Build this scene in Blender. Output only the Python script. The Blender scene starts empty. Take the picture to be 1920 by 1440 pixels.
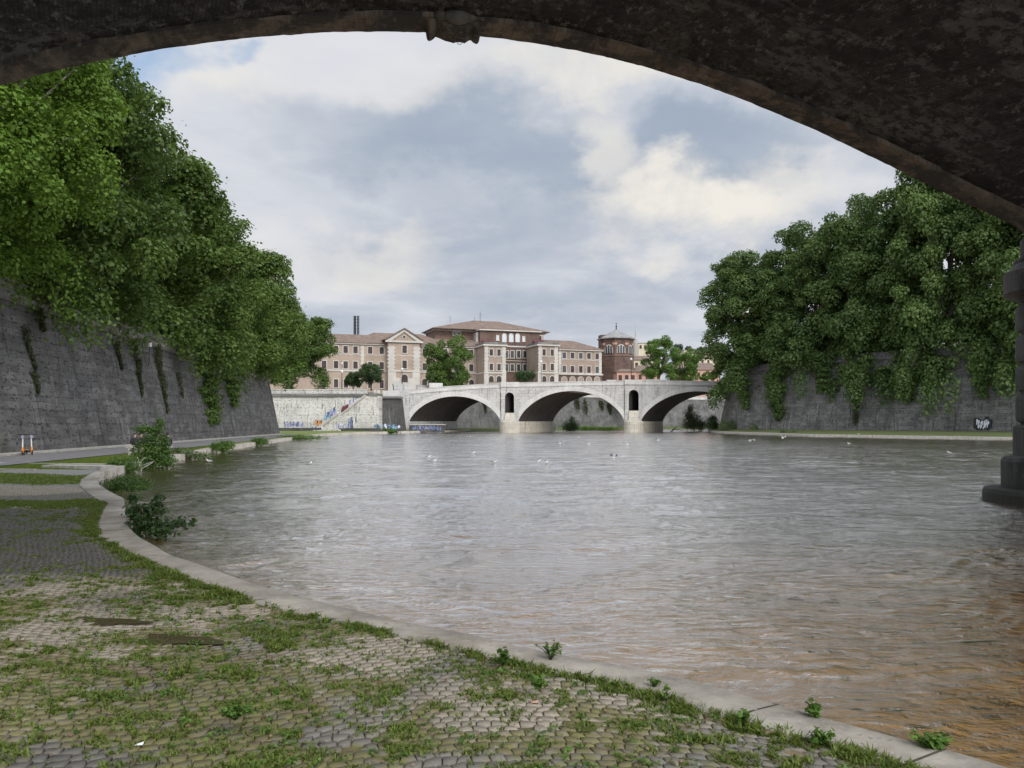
import bpy, math, random
import numpy as np
from mathutils import Vector, Matrix
R = math.radians
F, HOR, H = 1500.0, 791.0, 2.2          # photo focal length in pixels, horizon row, eye height above the water
random.seed(7)
scene = bpy.context.scene
col = scene.collection

def P(px, py, Y):
    return Vector(((px-960)/F*Y, Y, H+(HOR-py)/F*Y))
def PZ(px, py, z):
    Y = (H-z)*F/(py-HOR)
    return Vector(((px-960)/F*Y, Y, z))

# ------------------------------------------------------------------ noise
def _h(ix, iy, s):
    n = (ix.astype(np.int64)*374761393 + iy.astype(np.int64)*668265263 + s*1442695041) & 0x7fffffff
    n = ((n ^ (n >> 13))*1274126177) & 0x7fffffff
    return ((n ^ (n >> 16)) & 0xffffff)/float(0xffffff)
def vn(x, y, s=0):
    x = np.asarray(x, float); y = np.asarray(y, float)
    ix = np.floor(x); iy = np.floor(y); fx = x-ix; fy = y-iy
    fx = fx*fx*fx*(fx*(fx*6-15)+10); fy = fy*fy*fy*(fy*(fy*6-15)+10)
    ix = ix.astype(np.int64); iy = iy.astype(np.int64)
    a = _h(ix, iy, s); b = _h(ix+1, iy, s); c = _h(ix, iy+1, s); d = _h(ix+1, iy+1, s)
    return (a*(1-fx)+b*fx)*(1-fy) + (c*(1-fx)+d*fx)*fy
def fbm(x, y, o=4, s=0):
    x = np.asarray(x, float); y = np.asarray(y, float)
    t = 0; a = 1; n = 0
    for i in range(o):
        t = t+a*vn(x*2**i+17.3*i, y*2**i-9.1*i, s+i*7); n += a; a *= .5
    return t/n
def sst(a, b, x):
    t = np.clip((np.asarray(x, float)-a)/(b-a), 0, 1); return t*t*(3-2*t)

# ------------------------------------------------------------------ object helpers
def tag(o, label=None, cat=None, group=None, kind=None):
    if label: o['label'] = label
    if cat: o['category'] = cat
    if group: o['group'] = group
    if kind: o['kind'] = kind
    return o
def empty(name, loc=(0, 0, 0), rz=0.0):
    o = bpy.data.objects.new(name, None); o.location = loc; o.rotation_euler = (0, 0, rz)
    o.empty_display_size = .3
    col.objects.link(o); return o
def copy_tree(o, parent=None):
    c = o.copy(); col.objects.link(c)
    if parent: c.parent = parent
    for ch in list(o.children): copy_tree(ch, c)
    return c

class MB:
    def __init__(s): s.v = []; s.f = []; s.m = []; s.cm = 0
    def add(s, vs, fs):
        n = len(s.v); s.v += [tuple(v) for v in vs]
        s.f += [tuple(i+n for i in f) for f in fs]; s.m += [s.cm]*len(fs); return s
    def box(s, x0, x1, y0, y1, z0, z1):
        return s.add([(x0,y0,z0),(x1,y0,z0),(x1,y1,z0),(x0,y1,z0),(x0,y0,z1),(x1,y0,z1),(x1,y1,z1),(x0,y1,z1)],
                     [(0,3,2,1),(4,5,6,7),(0,1,5,4),(1,2,6,5),(2,3,7,6),(3,0,4,7)])
    def obox(s, c, d, hl, hw, z0, z1):
        """box about c along unit dir d"""
        d = Vector((d[0], d[1])).normalized(); n = Vector((-d.y, d.x)); c = Vector((c[0], c[1]))
        p = [c-d*hl-n*hw, c+d*hl-n*hw, c+d*hl+n*hw, c-d*hl+n*hw]
        return s.prism([(q.x, q.y) for q in p], z0, z1)
    def prism(s, pts, z0, z1):
        n = len(pts)
        vs = [(x, y, z0) for x, y in pts]+[(x, y, z1) for x, y in pts]
        return s.add(vs, [tuple(range(n))[::-1], tuple(range(n, 2*n))]+[(i, (i+1) % n, (i+1) % n+n, i+n) for i in range(n)])
    def prism_xz(s, pts, y0, y1):
        n = len(pts)
        vs = [(x, y0, z) for x, z in pts]+[(x, y1, z) for x, z in pts]
        return s.add(vs, [tuple(range(n)), tuple(range(n, 2*n))[::-1]]+[(i, i+n, (i+1) % n+n, (i+1) % n) for i in range(n)])
    def tube(s, pts, rs, n=8, cap=True):
        pts = [Vector(p) for p in pts]
        if not hasattr(rs, '__len__'): rs = [rs]*len(pts)
        vs = []; fs = []
        for i, p in enumerate(pts):
            t = (pts[min(i+1, len(pts)-1)]-pts[max(i-1, 0)])
            t = t.normalized() if t.length > 1e-9 else Vector((0, 0, 1))
            a = Vector((0, 0, 1)) if abs(t.z) < .9 else Vector((1, 0, 0))
            u = t.cross(a).normalized(); w = t.cross(u)
            for k in range(n):
                an = 2*math.pi*k/n
                vs.append(p+(u*math.cos(an)+w*math.sin(an))*rs[i])
        for i in range(len(pts)-1):
            for k in range(n):
                fs.append((i*n+k, i*n+(k+1) % n, (i+1)*n+(k+1) % n, (i+1)*n+k))
        if cap: fs += [tuple(range(n))[::-1], tuple(range((len(pts)-1)*n, len(pts)*n))]
        return s.add(vs, fs)
    def lathe(s, prof, c=(0, 0), n=40, a0=0, a1=2*math.pi):
        vs = []; fs = []; full = abs(a1-a0-2*math.pi) < 1e-6; m = n if full else n+1
        for r, z in prof:
            for k in range(m):
                a = a0+(a1-a0)*k/n; vs.append((c[0]+r*math.cos(a), c[1]+r*math.sin(a), z))
        for i in range(len(prof)-1):
            for k in range(n):
                k2 = (k+1) % m
                fs.append((i*m+k, i*m+k2, (i+1)*m+k2, (i+1)*m+k))
        return s.add(vs, fs)
    def ell(s, c, r, n=10, m=7):
        vs = []; fs = []
        for i in range(m+1):
            t = math.pi*i/m
            for k in range(n):
                a = 2*math.pi*k/n
                vs.append((c[0]+r[0]*math.sin(t)*math.cos(a), c[1]+r[1]*math.sin(t)*math.sin(a), c[2]+r[2]*math.cos(t)))
        for i in range(m):
            for k in range(n): fs.append((i*n+k, (i+1)*n+k, (i+1)*n+(k+1) % n, i*n+(k+1) % n))
        return s.add(vs, fs)
    def build(s, name, mat, parent=None, smooth=False, world=False, bevel=0):
        me = bpy.data.meshes.new(name)
        vs = s.v
        loc = (0, 0, 0)
        if world:                       # vertices are in world coordinates: give the object an origin of its own
            if parent is not None: off = Vector(parent.location)
            else:
                off = Vector((sum(v[0] for v in vs)/len(vs), sum(v[1] for v in vs)/len(vs), min(v[2] for v in vs))); loc = off
            vs = [(v[0]-off.x, v[1]-off.y, v[2]-off.z) for v in vs]
        me.from_pydata(vs, [], s.f)
        mats = mat if isinstance(mat, (list, tuple)) else [mat]
        for m in mats: me.materials.append(m)
        if len(mats) > 1: me.polygons.foreach_set('material_index', s.m)
        if smooth: me.polygons.foreach_set('use_smooth', [True]*len(me.polygons))
        me.update()
        o = bpy.data.objects.new(name, me); o.location = loc; col.objects.link(o)
        if parent is not None: o.parent = parent
        if bevel:
            b = o.modifiers.new('b', 'BEVEL'); b.width = bevel; b.segments = 2; b.limit_method = 'ANGLE'
        return o

def np_mesh(name, V, Fq, mat, parent=None, attrs=None, loc=(0, 0, 0), smooth=False):
    """V (n,3), Fq (m,k) arrays"""
    me = bpy.data.meshes.new(name); V = np.asarray(V, np.float32); Fq = np.asarray(Fq, np.int32)
    k = Fq.shape[1]
    me.vertices.add(len(V)); me.vertices.foreach_set('co', V.ravel())
    me.loops.add(Fq.size); me.loops.foreach_set('vertex_index', Fq.ravel())
    me.polygons.add(len(Fq)); me.polygons.foreach_set('loop_start', np.arange(0, Fq.size, k, dtype=np.int32))
    me.polygons.foreach_set('loop_total', np.full(len(Fq), k, np.int32))
    if smooth: me.polygons.foreach_set('use_smooth', np.ones(len(Fq), bool))
    me.update(calc_edges=True)
    if attrs:
        for an, (dom, arr) in attrs.items():
            a = me.attributes.new(an, 'FLOAT', dom); a.data.foreach_set('value', np.asarray(arr, np.float32).ravel())
    me.materials.append(mat)
    o = bpy.data.objects.new(name, me); o.location = loc; col.objects.link(o)
    if parent is not None: o.parent = parent
    return o

# ------------------------------------------------------------------ materials
class NT:
    def __init__(s, m):
        m.use_nodes = True; s.m = m; s.t = m.node_tree; s.t.nodes.clear()
    def n(s, typ, ins=None, **at):
        nd = s.t.nodes.new('ShaderNode'+typ)
        for k, v in at.items(): setattr(nd, k, v)
        for k, v in (ins or {}).items():
            if isinstance(v, bpy.types.NodeSocket): s.t.links.new(v, nd.inputs[k])
            else: nd.inputs[k].default_value = v
        return nd
    def math(s, op, a, b=None, c=None, clamp=False):
        i = {0: a}
        if b is not None: i[1] = b
        if c is not None: i[2] = c
        return s.n('Math', i, operation=op, use_clamp=clamp).outputs[0]
    def noise(s, vec, sc, det=4, rough=.55, dist=0.0):
        return s.n('TexNoise', {'Vector': vec, 'Scale': sc, 'Detail': det, 'Roughness': rough, 'Distortion': dist}).outputs[0]
    def mr(s, v, a, b, c=0.0, d=1.0, smooth=True):
        return s.n('MapRange', {0: v, 1: a, 2: b, 3: c, 4: d}, interpolation_type='SMOOTHSTEP' if smooth else 'LINEAR').outputs[0]
    def mix(s, f, a, b, typ='MIX'):
        nd = s.t.nodes.new('ShaderNodeMix'); nd.data_type = 'RGBA'; nd.blend_type = typ; nd.clamp_factor = True
        for i, v in ((0, f), (6, a), (7, b)):
            if isinstance(v, bpy.types.NodeSocket): s.t.links.new(v, nd.inputs[i])
            else: nd.inputs[i].default_value = v if i == 0 else c4(v)
        return nd.outputs[2]
    def map(s, vec, sc=(1, 1, 1), rot=(0, 0, 0), loc=(0, 0, 0)):
        return s.n('Mapping', {'Vector': vec, 'Scale': sc, 'Rotation': rot, 'Location': loc}).outputs[0]
    def pos(s): return s.n('NewGeometry').outputs['Position']
    def out(s, sh, vol=None):
        o = s.n('OutputMaterial'); s.t.links.new(sh, o.inputs[0])
    def pbsdf(s, color, rough=.9, bump=None, bs=.3, bd=.05, **kw):
        i = {'Base Color': color if isinstance(color, bpy.types.NodeSocket) else c4(color), 'Roughness': rough}
        for k, v in kw.items(): i[k.replace('_', ' ')] = v
        if bump is not None:
            b = s.n('Bump', {'Height': bump, 'Strength': bs, 'Distance': bd}); i['Normal'] = b.outputs[0]
        return s.n('BsdfPrincipled', i).outputs[0]
def c4(c): return (c[0], c[1], c[2], 1.0)
M = {}
def newmat(name):
    m = bpy.data.materials.new(name); M[name] = m; return NT(m)

def simple(name, c, rough=.8, var=.25, sc=3.0, **kw):
    t = newmat(name); n = t.noise(t.pos(), sc)
    cc = t.mix(t.mr(n, .3, .7), [x*(1-var) for x in c], [x*(1+var) for x in c])
    t.out(t.pbsdf(cc, rough, bump=n, bs=.15, **kw)); return M[name]

def wallvec(t, d):
    """vector (along the wall, height, 0) from the world position"""
    sp = t.n('SeparateXYZ', {0: t.pos()})
    u = t.math('ADD', t.math('MULTIPLY', sp.outputs[0], d[0]), t.math('MULTIPLY', sp.outputs[1], d[1]))
    return t.n('CombineXYZ', {0: u, 1: sp.outputs[2], 2: 0.0}).outputs[0], u, sp.outputs[2]

def stone_wall(name, d, c1, c2, bw=1.1, bh=.5, holes=.0, streak=.5, moss=.3, light=(.42,.41,.38), dark=(.035,.034,.032), lightamt=.3, mortar=.012, mul=.62, rows=0.0, mcol=.5, sk=2.6):
    t = newmat(name); v, u, z = wallvec(t, d)
    v0 = v; wob = t.n('VectorMath', {0: t.n('TexNoise', {'Vector': v, 'Scale': .7, 'Detail': 3.0}).outputs['Color'], 1: (.5, .5, .5)}, operation='SUBTRACT').outputs[0]
    v = t.n('VectorMath', {0: v, 1: t.n('VectorMath', {0: wob, 3: .35}, operation='SCALE').outputs[0]}, operation='ADD').outputs[0]
    br = t.n('TexBrick', {'Vector': v, 'Scale': 1.0, 'Mortar Size': mortar, 'Mortar Smooth': .3, 'Brick Width': bw, 'Row Height': bh,
                          'Color1': c4(c1), 'Color2': c4(c2), 'Mortar': c4([x*mcol for x in c1])})
    br.offset = .5
    base = br.outputs[0]
    n1 = t.noise(v, .35, 5, .6)
    base = t.mix(t.mr(n1, .35, .7), base, t.mix(1.0, base, (mul, mul, mul), 'MULTIPLY'))
    # pale lime streaks and dark water streaks run down the face
    sv = t.map(v, (1.0, .09, 1))
    s1 = t.noise(sv, 1.6, 4, .6)
    base = t.mix(t.math('MULTIPLY', t.mr(s1, .58, .74), lightamt), base, light)
    s2 = t.noise(t.map(v, (1, .07, 1), loc=(31, 0, 0)), sk, 4, .68)
    base = t.mix(t.math('MULTIPLY', t.mr(s2, .54, .68), streak), base, dark)
    # grime pits
    n3 = t.noise(t.map(v, (1.0, 2.4, 1)), 2.3, 5, .7)
    base = t.mix(t.math('MULTIPLY', t.mr(n3, .54, .63), holes), base, (.012, .012, .011))
    if rows:
        fr = t.math('FRACT', t.math('ADD', t.math('DIVIDE', z, bh*2), t.math('MULTIPLY', t.noise(v, .8, 3), .12)))
        dist = t.math('ABSOLUTE', t.math('SUBTRACT', fr, .5))
        rn = t.noise(t.map(v, (2.2, 1.3, 1), loc=(3, 9, 0)), 1.0, 6, .82)
        rm = t.math('MULTIPLY', t.mr(dist, .13, .02), t.mr(rn, .50, .60))
        base = t.mix(t.math('MULTIPLY', rm, rows), base, (.010, .010, .009))
        pk = t.noise(t.map(v, (1.3, 1.6, 1), loc=(13, 1, 0)), 3.2, 3, .6)
        base = t.mix(t.math('MULTIPLY', t.mr(pk, .66, .72), rows), base, (.26, .25, .24))
    n4 = t.noise(t.map(v, (1, .25, 1), loc=(7, 3, 0)), .5, 4, .6)
    base = t.mix(t.math('MULTIPLY', t.mr(n4, .58, .72), moss), base, (.045, .055, .022))
    n5 = t.noise(v, 9, 4, .7)
    base = t.mix(t.mr(n5, .3, .75), t.mix(1.0, base, (mul+.1, mul+.1, mul+.1), 'MULTIPLY'), base)
    hgt = t.math('ADD', t.math('MULTIPLY', br.outputs[1], -1.0), t.math('MULTIPLY', n5, .8))
    t.out(t.pbsdf(base, .92, bump=hgt, bs=.6, bd=.05)); return M[name]

stone_wall('wall_left_stone', (.08, 1.0), (.20, .192, .185), (.11, .107, .105), 1.3, .42, holes=.95, streak=.85, moss=.55, lightamt=.75, rows=.95, mcol=.6, light=(.33, .32, .30))
stone_wall('wall_right_stone', (-.63, .78), (.28, .272, .26), (.17, .166, .16), 1.2, .5, holes=.75, streak=.8, moss=.4, lightamt=.75, rows=.6, light=(.38, .37, .35))
stone_wall('wall_far_stone', (.6, .8), (.24, .235, .225), (.17, .168, .16), 1.4, .7, holes=.6, streak=.7, moss=.3, lightamt=.5, rows=.3)
stone_wall('travertine_streaked', (1.0, .0), (.66, .64, .59), (.56, .545, .50), 1.5, .7, holes=.7, streak=.85, moss=.25, light=(.75, .73, .69), lightamt=.5, mul=.85, rows=.4, mcol=.8, sk=4.5)
stone_wall('wall_mossy_dark', (1.0, .3), (.12, .118, .11), (.085, .083, .08), 1.4, .7, holes=.6, streak=.5, moss=.35, lightamt=.4)
stone_wall('travertine_bridge', (.976, .216), (.53, .52, .50), (.46, .455, .435), 1.7, .62, holes=.55, streak=.55, moss=0.0, light=(.68, .67, .64), lightamt=.4, mortar=.01, mul=.85)
stone_wall('travertine_trim', (.976, .216), (.58, .57, .545), (.52, .51, .49), .9, 3.0, holes=.3, streak=.12, moss=0.0, light=(.70, .69, .66), lightamt=.3, mortar=.006, mul=.9)
stone_wall('pier_base_stone', (.976, .216), (.60, .56, .47), (.50, .47, .40), 1.8, .8, holes=.3, streak=.6, moss=.15, lightamt=.3, mul=.8)
stone_wall('coping_stone', (.3, 1.0), (.30, .29, .27), (.22, .215, .20), 1.6, 1.2, holes=.5, streak=.5, moss=.3, lightamt=.5)
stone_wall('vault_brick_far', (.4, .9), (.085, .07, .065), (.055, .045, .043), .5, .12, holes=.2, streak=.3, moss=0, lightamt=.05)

def plaster(name, c, var=.12):
    t = newmat(name); p = t.n('TexCoord').outputs['Object']
    n = t.noise(p, .25, 5, .6); n2 = t.noise(t.map(p, (1, 1, .12)), .9, 4, .6)
    cc = t.mix(t.mr(n, .3, .7), [x*(1-var) for x in c], [x*(1+var) for x in c])
    cc = t.mix(t.math('MULTIPLY', t.mr(n2, .55, .75), .3), cc, [x*.55 for x in c])
    t.out(t.pbsdf(cc, .9, bump=t.noise(p, 6), bs=.1)); return M[name]
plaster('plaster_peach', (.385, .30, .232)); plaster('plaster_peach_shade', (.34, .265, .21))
plaster('stucco_white', (.54, .51, .455)); plaster('plaster_cream', (.62, .55, .40)); plaster('plaster_pink', (.55, .33, .25))
def bricks(name, c):
    t = newmat(name); p = t.n('TexCoord').outputs['Object']
    sp = t.n('SeparateXYZ', {0: p})
    v = t.n('CombineXYZ', {0: t.math('ADD', sp.outputs[0], sp.outputs[1]), 1: sp.outputs[2]}).outputs[0]
    b = t.n('TexBrick', {'Vector': v, 'Scale': 2.0, 'Color1': c4(c), 'Color2': c4([x*.7 for x in c]), 'Mortar': c4([x*.8+.05 for x in c]), 'Mortar Size': .02}).outputs[0]
    n = t.noise(p, .5, 5, .65)
    b = t.mix(t.mr(n, .4, .7), b, t.mix(1.0, b, (.55, .55, .58), 'MULTIPLY'))
    t.out(t.pbsdf(b, .92)); return M[name]
bricks('brick_dark', (.17, .105, .08)); bricks('brick_red', (.24, .15, .11))
def tiles(name, c):
    t = newmat(name); p = t.n('TexCoord').outputs['Object']
    w = t.n('TexWave', {'Vector': p, 'Scale': 1.2, 'Distortion': .3}, bands_direction='X').outputs['Fac']
    n = t.noise(p, .8, 5, .65); n2 = t.noise(p, 5, 3)
    cc = t.mix(t.mr(n, .3, .7), [x*.65 for x in c], [x*1.15 for x in c])
    cc = t.mix(t.math('MULTIPLY', t.mr(n2, .5, .7), .5), cc, (.12, .11, .10))
    cc = t.mix(t.math('MULTIPLY', w, .25), cc, [x*.4 for x in c])
    t.out(t.pbsdf(cc, .9, bump=w, bs=.4)); return M[name]
tiles('roof_tiles', (.23, .165, .13)); tiles('roof_lead', (.34, .34, .33))
simple('shutter', (.05, .032, .03), .7, .3, .7); simple('window_glass', (.05, .055, .06), .12, .3); simple('dark_metal', (.02, .02, .022), .5)
simple('white_paint', (.72, .72, .70), .5, .08); simple('orange_plastic', (.75, .28, .03), .4, .08); simple('black_rubber', (.015, .015, .015), .8)
simple('bark', (.16, .14, .11), .9, .45, 2.0); simple('grey_metal', (.3, .3, .3), .5); simple('slab_stone', (.40, .38, .34), .9, .25, 4.0)
simple('asphalt', (.19, .185, .19), .9, .18, 2.5); simple('skin', (.45, .27, .2), .6, .05); simple('black_cloth', (.015, .016, .02), .9); simple('hair', (.02, .015, .01), .7)
simple('blue_cloth', (.05, .12, .3), .9); simple('paint_blue', (.10, .135, .24), .7, .3, 2.0); simple('paint_teal', (.18, .36, .40), .7, .3, 2.0)
simple('paint_maroon', (.13, .035, .05), .8, .3, 2.0); simple('paint_orange', (.5, .22, .06), .7, .3, 2.0); simple('paint_black', (.02, .02, .025), .8)
simple('paint_lilac', (.28, .27, .42), .8, .3, 2.0); simple('paint_white', (.6, .62, .66), .7, .1)
simple('gull_white', (.78, .78, .78), .7, .04); simple('gull_grey', (.28, .3, .33), .7, .06); simple('beak', (.6, .25, .05), .5)
simple('driftwood', (.05, .04, .035), .9); simple('stone_weathered_dark', (.10, .098, .092), .85, .45, 1.5); simple('soil', (.07, .06, .04), .95, .4, 2)
simple('paper', (.8, .8, .8), .8, .03); simple('terracotta', (.4, .15, .08), .8)

def leafmat(name, c_dark, c_light, trans=.35):
    t = newmat(name)
    a = t.n('Attribute', attribute_name='tint').outputs['Fac']
    r = t.n('ObjectInfo').outputs['Random']
    f = t.math('ADD', a, t.math('MULTIPLY', t.math('SUBTRACT', r, .5), .18))
    cc = t.mix(f, c_dark, c_light)
    b = t.pbsdf(cc, .55, **{'Specular_IOR_Level': .35})
    tr = t.n('BsdfTranslucent', {'Color': t.mix(.5, cc, (.14, .22, .03))}).outputs[0]
    t.out(t.n('MixShader', {0: trans, 1: b, 2: tr}).outputs[0]); return M[name]
leafmat('leaves_plane', (.040, .080, .018), (.15, .235, .048), .34)
leafmat('leaves_bright', (.05, .105, .012), (.17, .29, .035), .38)
leafmat('leaves_right', (.045, .085, .028), (.17, .26, .075), .38)
leafmat('leaves_dark', (.025, .05, .018), (.06, .11, .03), .2)
leafmat('leaves_fresh', (.055, .12, .02), (.16, .28, .05), .35)
leafmat('leaves_ivy', (.035, .042, .018), (.075, .09, .035), .2)
leafmat('leaves_shrub', (.03, .075, .015), (.11, .20, .035), .3)
leafmat('leaves_pale', (.07, .10, .045), (.14, .19, .08), .3)
leafmat('leaves_far', (.05, .075, .06), (.075, .10, .075), .1)
leafmat('grass_blades', (.075, .10, .02), (.20, .27, .045), .35)

# ------------------------------------------------------------------ foliage
def leaves_from(points, normals, size, tint, rng, aspect=.8, curl=.25):
    n = len(points)
    nr = normals/np.linalg.norm(normals, axis=1, keepdims=True)
    r = rng.normal(size=(n, 3)); t1 = np.cross(nr, r); t1 /= np.linalg.norm(t1, axis=1, keepdims=True)+1e-9
    t2 = np.cross(nr, t1)
    s = (size*(.6+.8*rng.random(n)))[:, None] if np.ndim(size) == 0 else (size*(.6+.8*rng.random(n)))[:, None]
    a = points+t1*s*.55; b = points+t2*s*.5*aspect+nr*s*curl*.4; c = points-t1*s*.5; d = points-t2*s*.5*aspect+nr*s*curl*.4
    e = a*.55+b*.45+nr*0 ; 
    V = np.stack([a, b, c, d], 1).reshape(-1, 3)
    Fq = np.arange(n*4).reshape(-1, 4)
    return V, Fq, np.repeat(tint, 4)

def crown_data(seed, rx, rz, nclump, lpc, leaf, flat=.75, rmin=.15, rmax=.27, drape=0, inner=.2):
    rng = np.random.default_rng(seed)
    d = rng.normal(size=(nclump, 3)); d /= np.linalg.norm(d, axis=1, keepdims=True)
    d = np.sign(d)*np.abs(d)**flat; 
    f = .60+.42*rng.random(nclump)
    ni = int(nclump*inner); f[:ni] = .25+.35*rng.random(ni)
    cr = rx*(rmin+(rmax-rmin)*rng.random(nclump))
    c = d*f[:, None]*np.array([rx*.88, rx*.88, rz*.93])
    c[:, 2] += rz*.03
    if drape:
        k = rng.choice(nclump, drape, replace=False)
        an = rng.random(drape)*2*np.pi
        c[k] = np.stack([np.cos(an)*rx*.75, np.sin(an)*rx*.75, -rz*(.72+.25*rng.random(drape))], 1)
        cr[k] = rx*.13
    zs = np.ones(nclump)*(.65+.4*rng.random(nclump))
    if drape: zs[k] = 1.9
    w = cr**2; w = w/w.sum(); idx = rng.choice(nclump, nclump*lpc, p=w)
    n = len(idx)
    q = rng.normal(size=(n, 3)); q /= np.linalg.norm(q, axis=1, keepdims=True)
    down = (q[:, 2] < -.25) & (rng.random(n) < .5); q[down, 2] *= -1
    rad = (.55+.5*rng.random(n)**.6)
    # ragged: a second scale of sub-clumps
    lump = 1+.22*np.sin(q[:, 0]*6+idx)*np.sin(q[:, 1]*7+idx*2)*np.sin(q[:, 2]*6+idx*3)
    p = c[idx]+q*(cr[idx]*rad*lump)[:, None]*np.stack([np.ones(n), np.ones(n), zs[idx]], 1)
    stray = rng.random(n) < .07
    p[stray] += rng.normal(size=(stray.sum(), 3))*rx*.03+q[stray]*(rx*.05*rng.random(stray.sum())**2)[:, None]
    nm = q*.7+np.array([0, 0, .45])+rng.normal(size=(n, 3))*.45
    ct = rng.random(nclump)
    tint = np.clip(.15+.5*ct[idx]+.35*rng.random(n), 0, 1)
    return leaves_from(p, nm, leaf, tint, rng), c, cr

_tree_id = [0]
def branch_mesh(h0, crown_c, centers, seed, rt=.45):
    rnd = random.Random(seed); mb = MB()
    top = crown_c+.2*abs(crown_c)
    pts = [(0, 0, -h0*0), (rnd.uniform(-.3, .3), rnd.uniform(-.3, .3), crown_c*.35), (rnd.uniform(-.5, .5), rnd.uniform(-.5, .5), crown_c*.7), (0, 0, top)]
    mb.tube(pts, [rt*1.25, rt, rt*.8, rt*.35], 9)
    for k in range(min(16, len(centers))):
        c = Vector(centers[-1-k]); c.z += crown_c
        s = Vector((0, 0, crown_c*rnd.uniform(.35, .75)))
        m = s.lerp(c, .5)+Vector((rnd.uniform(-1, 1), rnd.uniform(-1, 1), rnd.uniform(.3, 1.5)))
        mb.tube([s, m, c], [rt*.4, rt*.25, rt*.07], 6)
    return mb

def make_tree(name, seed, rx, rz, nclump, lpc, leaf, mat, trunk_h, rt=.45, **kw):
    """crown centre at trunk_h above the base"""
    (V, Fq, tint), c, cr = crown_data(seed, rx, rz, nclump, lpc, leaf, **kw)
    root = empty(name)
    br = branch_mesh(0, trunk_h, c, seed, rt).build('trunk', M['bark'], root, smooth=True)
    V = V.copy(); V[:, 2] += trunk_h
    cw = np_mesh('crown', V, Fq, M[mat], root, {'tint': ('POINT', tint)})
    return root

def leaf_blob(name, ells, n, leaf, mat, parent=None, seed=1, stems=True, world_loc=(0, 0, 0), up=.5):
    """shrub foliage: ells = list of (centre, radii); coordinates relative to world_loc"""
    rng = np.random.default_rng(seed)
    C = np.array([e[0] for e in ells], float); Rr = np.array([e[1] for e in ells], float)
    w = (Rr[:, 0]*Rr[:, 2]); w /= w.sum(); idx = rng.choice(len(ells), n, p=w)
    q = rng.normal(size=(n, 3)); q /= np.linalg.norm(q, axis=1, keepdims=True)
    rad = .25+.85*rng.random(n)**.8
    lump = 1+.38*np.sin(q[:, 0]*7+idx)*np.sin(q[:, 1]*5+idx*2)*np.sin(q[:, 2]*6+idx*3)
    p = C[idx]+q*Rr[idx]*(rad*lump)[:, None]
    nm = q*.6+np.array([0, 0, up])+rng.normal(size=(n, 3))*.5
    tint = np.clip(.2+.4*rng.random(len(ells))[idx]+.4*rng.random(n), 0, 1)
    V, Fq, tn = leaves_from(p, nm, leaf, tint, rng)
    return np_mesh(name, V, Fq, M[mat], parent, {'tint': ('POINT', tn)})

# ================================================================== quay shape
def kz(py):  # height of the kerb above the water, from where along the quay it is (lower towards the camera)
    return float(np.interp(py, [880, 905, 940, 990, 1040, 1100, 1180, 1300, 1440], [.32, .30, .28, .23, .17, .12, .09, .045, .03]))
outer_px = [(1886,1440),(1781,1409),(1717,1394),(1519,1340),(1320,1282),(1200,1256),(1062,1232),(1003,1221),(897,1194),(756,1168),(600,1130),(463,1091),(322,1041),(262,1007),(242,989),(236,960),(232,934),(206,922),(186,908),(184,897),(190,886)]
inner_px = [(1688,1437),(1575,1404),(1519,1385),(1395,1355),(1324,1331),(1200,1297),(1100,1271),(1037,1263),(991,1246),(944,1240),(875,1223),(800,1204),(716,1184),(616,1163),(503,1136),(362,1092),(306,1067),(234,1037),(185,1005),(177,985),(186,962),(197,945),(165,925),(149,910),(152,899),(172,887)]
def edge(pxs, near, far):
    p = [(v.x, v.y, v.z) for v in (PZ(a, b, kz(b)) for a, b in pxs)]
    p = near+p+far
    p.sort(key=lambda t: t[1])
    return np.array(p)
E_out = edge(outer_px, [(9.5,-16,.03),(7.6,-5,.03),(6.0,0,.03),(4.6,2.9,.03)],
             [(-17.3,37,.32),(-18.9,46,.32),(-21,56,.32),(-25.0,85,.32),(-28.2,112,.34),(-28.8,124,.36),(-27,135,.4),(-24,145,.4),(-19.3,155,.4),(-16.5,163,.4),(-8,183,.4)])
E_in = edge(inner_px, [(8.6,-16,.03),(6.7,-5,.03),(5.1,0,.03),(3.85,2.9,.03)],
            [(-18.0,37,.33),(-19.6,46,.33),(-21.7,56,.33),(-25.7,85,.33),(-28.9,112,.35),(-29.5,124,.37),(-27.7,136,.41),(-24.7,146,.41),(-20.0,156,.41),(-17.2,163,.41),(-8.7,183,.41)])
def xo(Y): return np.interp(Y, E_out[:, 1], E_out[:, 0])
def xi(Y): return np.interp(Y, E_in[:, 1], E_in[:, 0])
def zk(Y): return np.interp(Y, E_in[:, 1], E_in[:, 2])
def xw(Y):      # foot of the left embankment wall
    return np.where(np.asarray(Y) < 114, -27-.0833*(np.asarray(Y, float)-42), -33.0-(np.asarray(Y, float)-114)*.85)
def zg(X, Y):
    X = np.asarray(X, float); Y = np.asarray(Y, float)
    d = xi(Y)-X; L = np.interp(Y, [12, 32], [9, 2.2])
    t = sst(0, 1, d/L)
    tgt = np.interp(Y, [0, 20, 110, 150], [.34, .37, .40, .56])
    z = zk(Y)*(1-t)+tgt*t
    bump = .05*(fbm(X*.35, Y*.35, 3, 5)-.5)*sst(0, 1.5, d)*np.interp(Y, [0, 25, 40], [1, 1, .2])
    return z+bump
def nz(X, Y): return float(zg(np.array([X]), np.array([Y]))[0])

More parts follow.
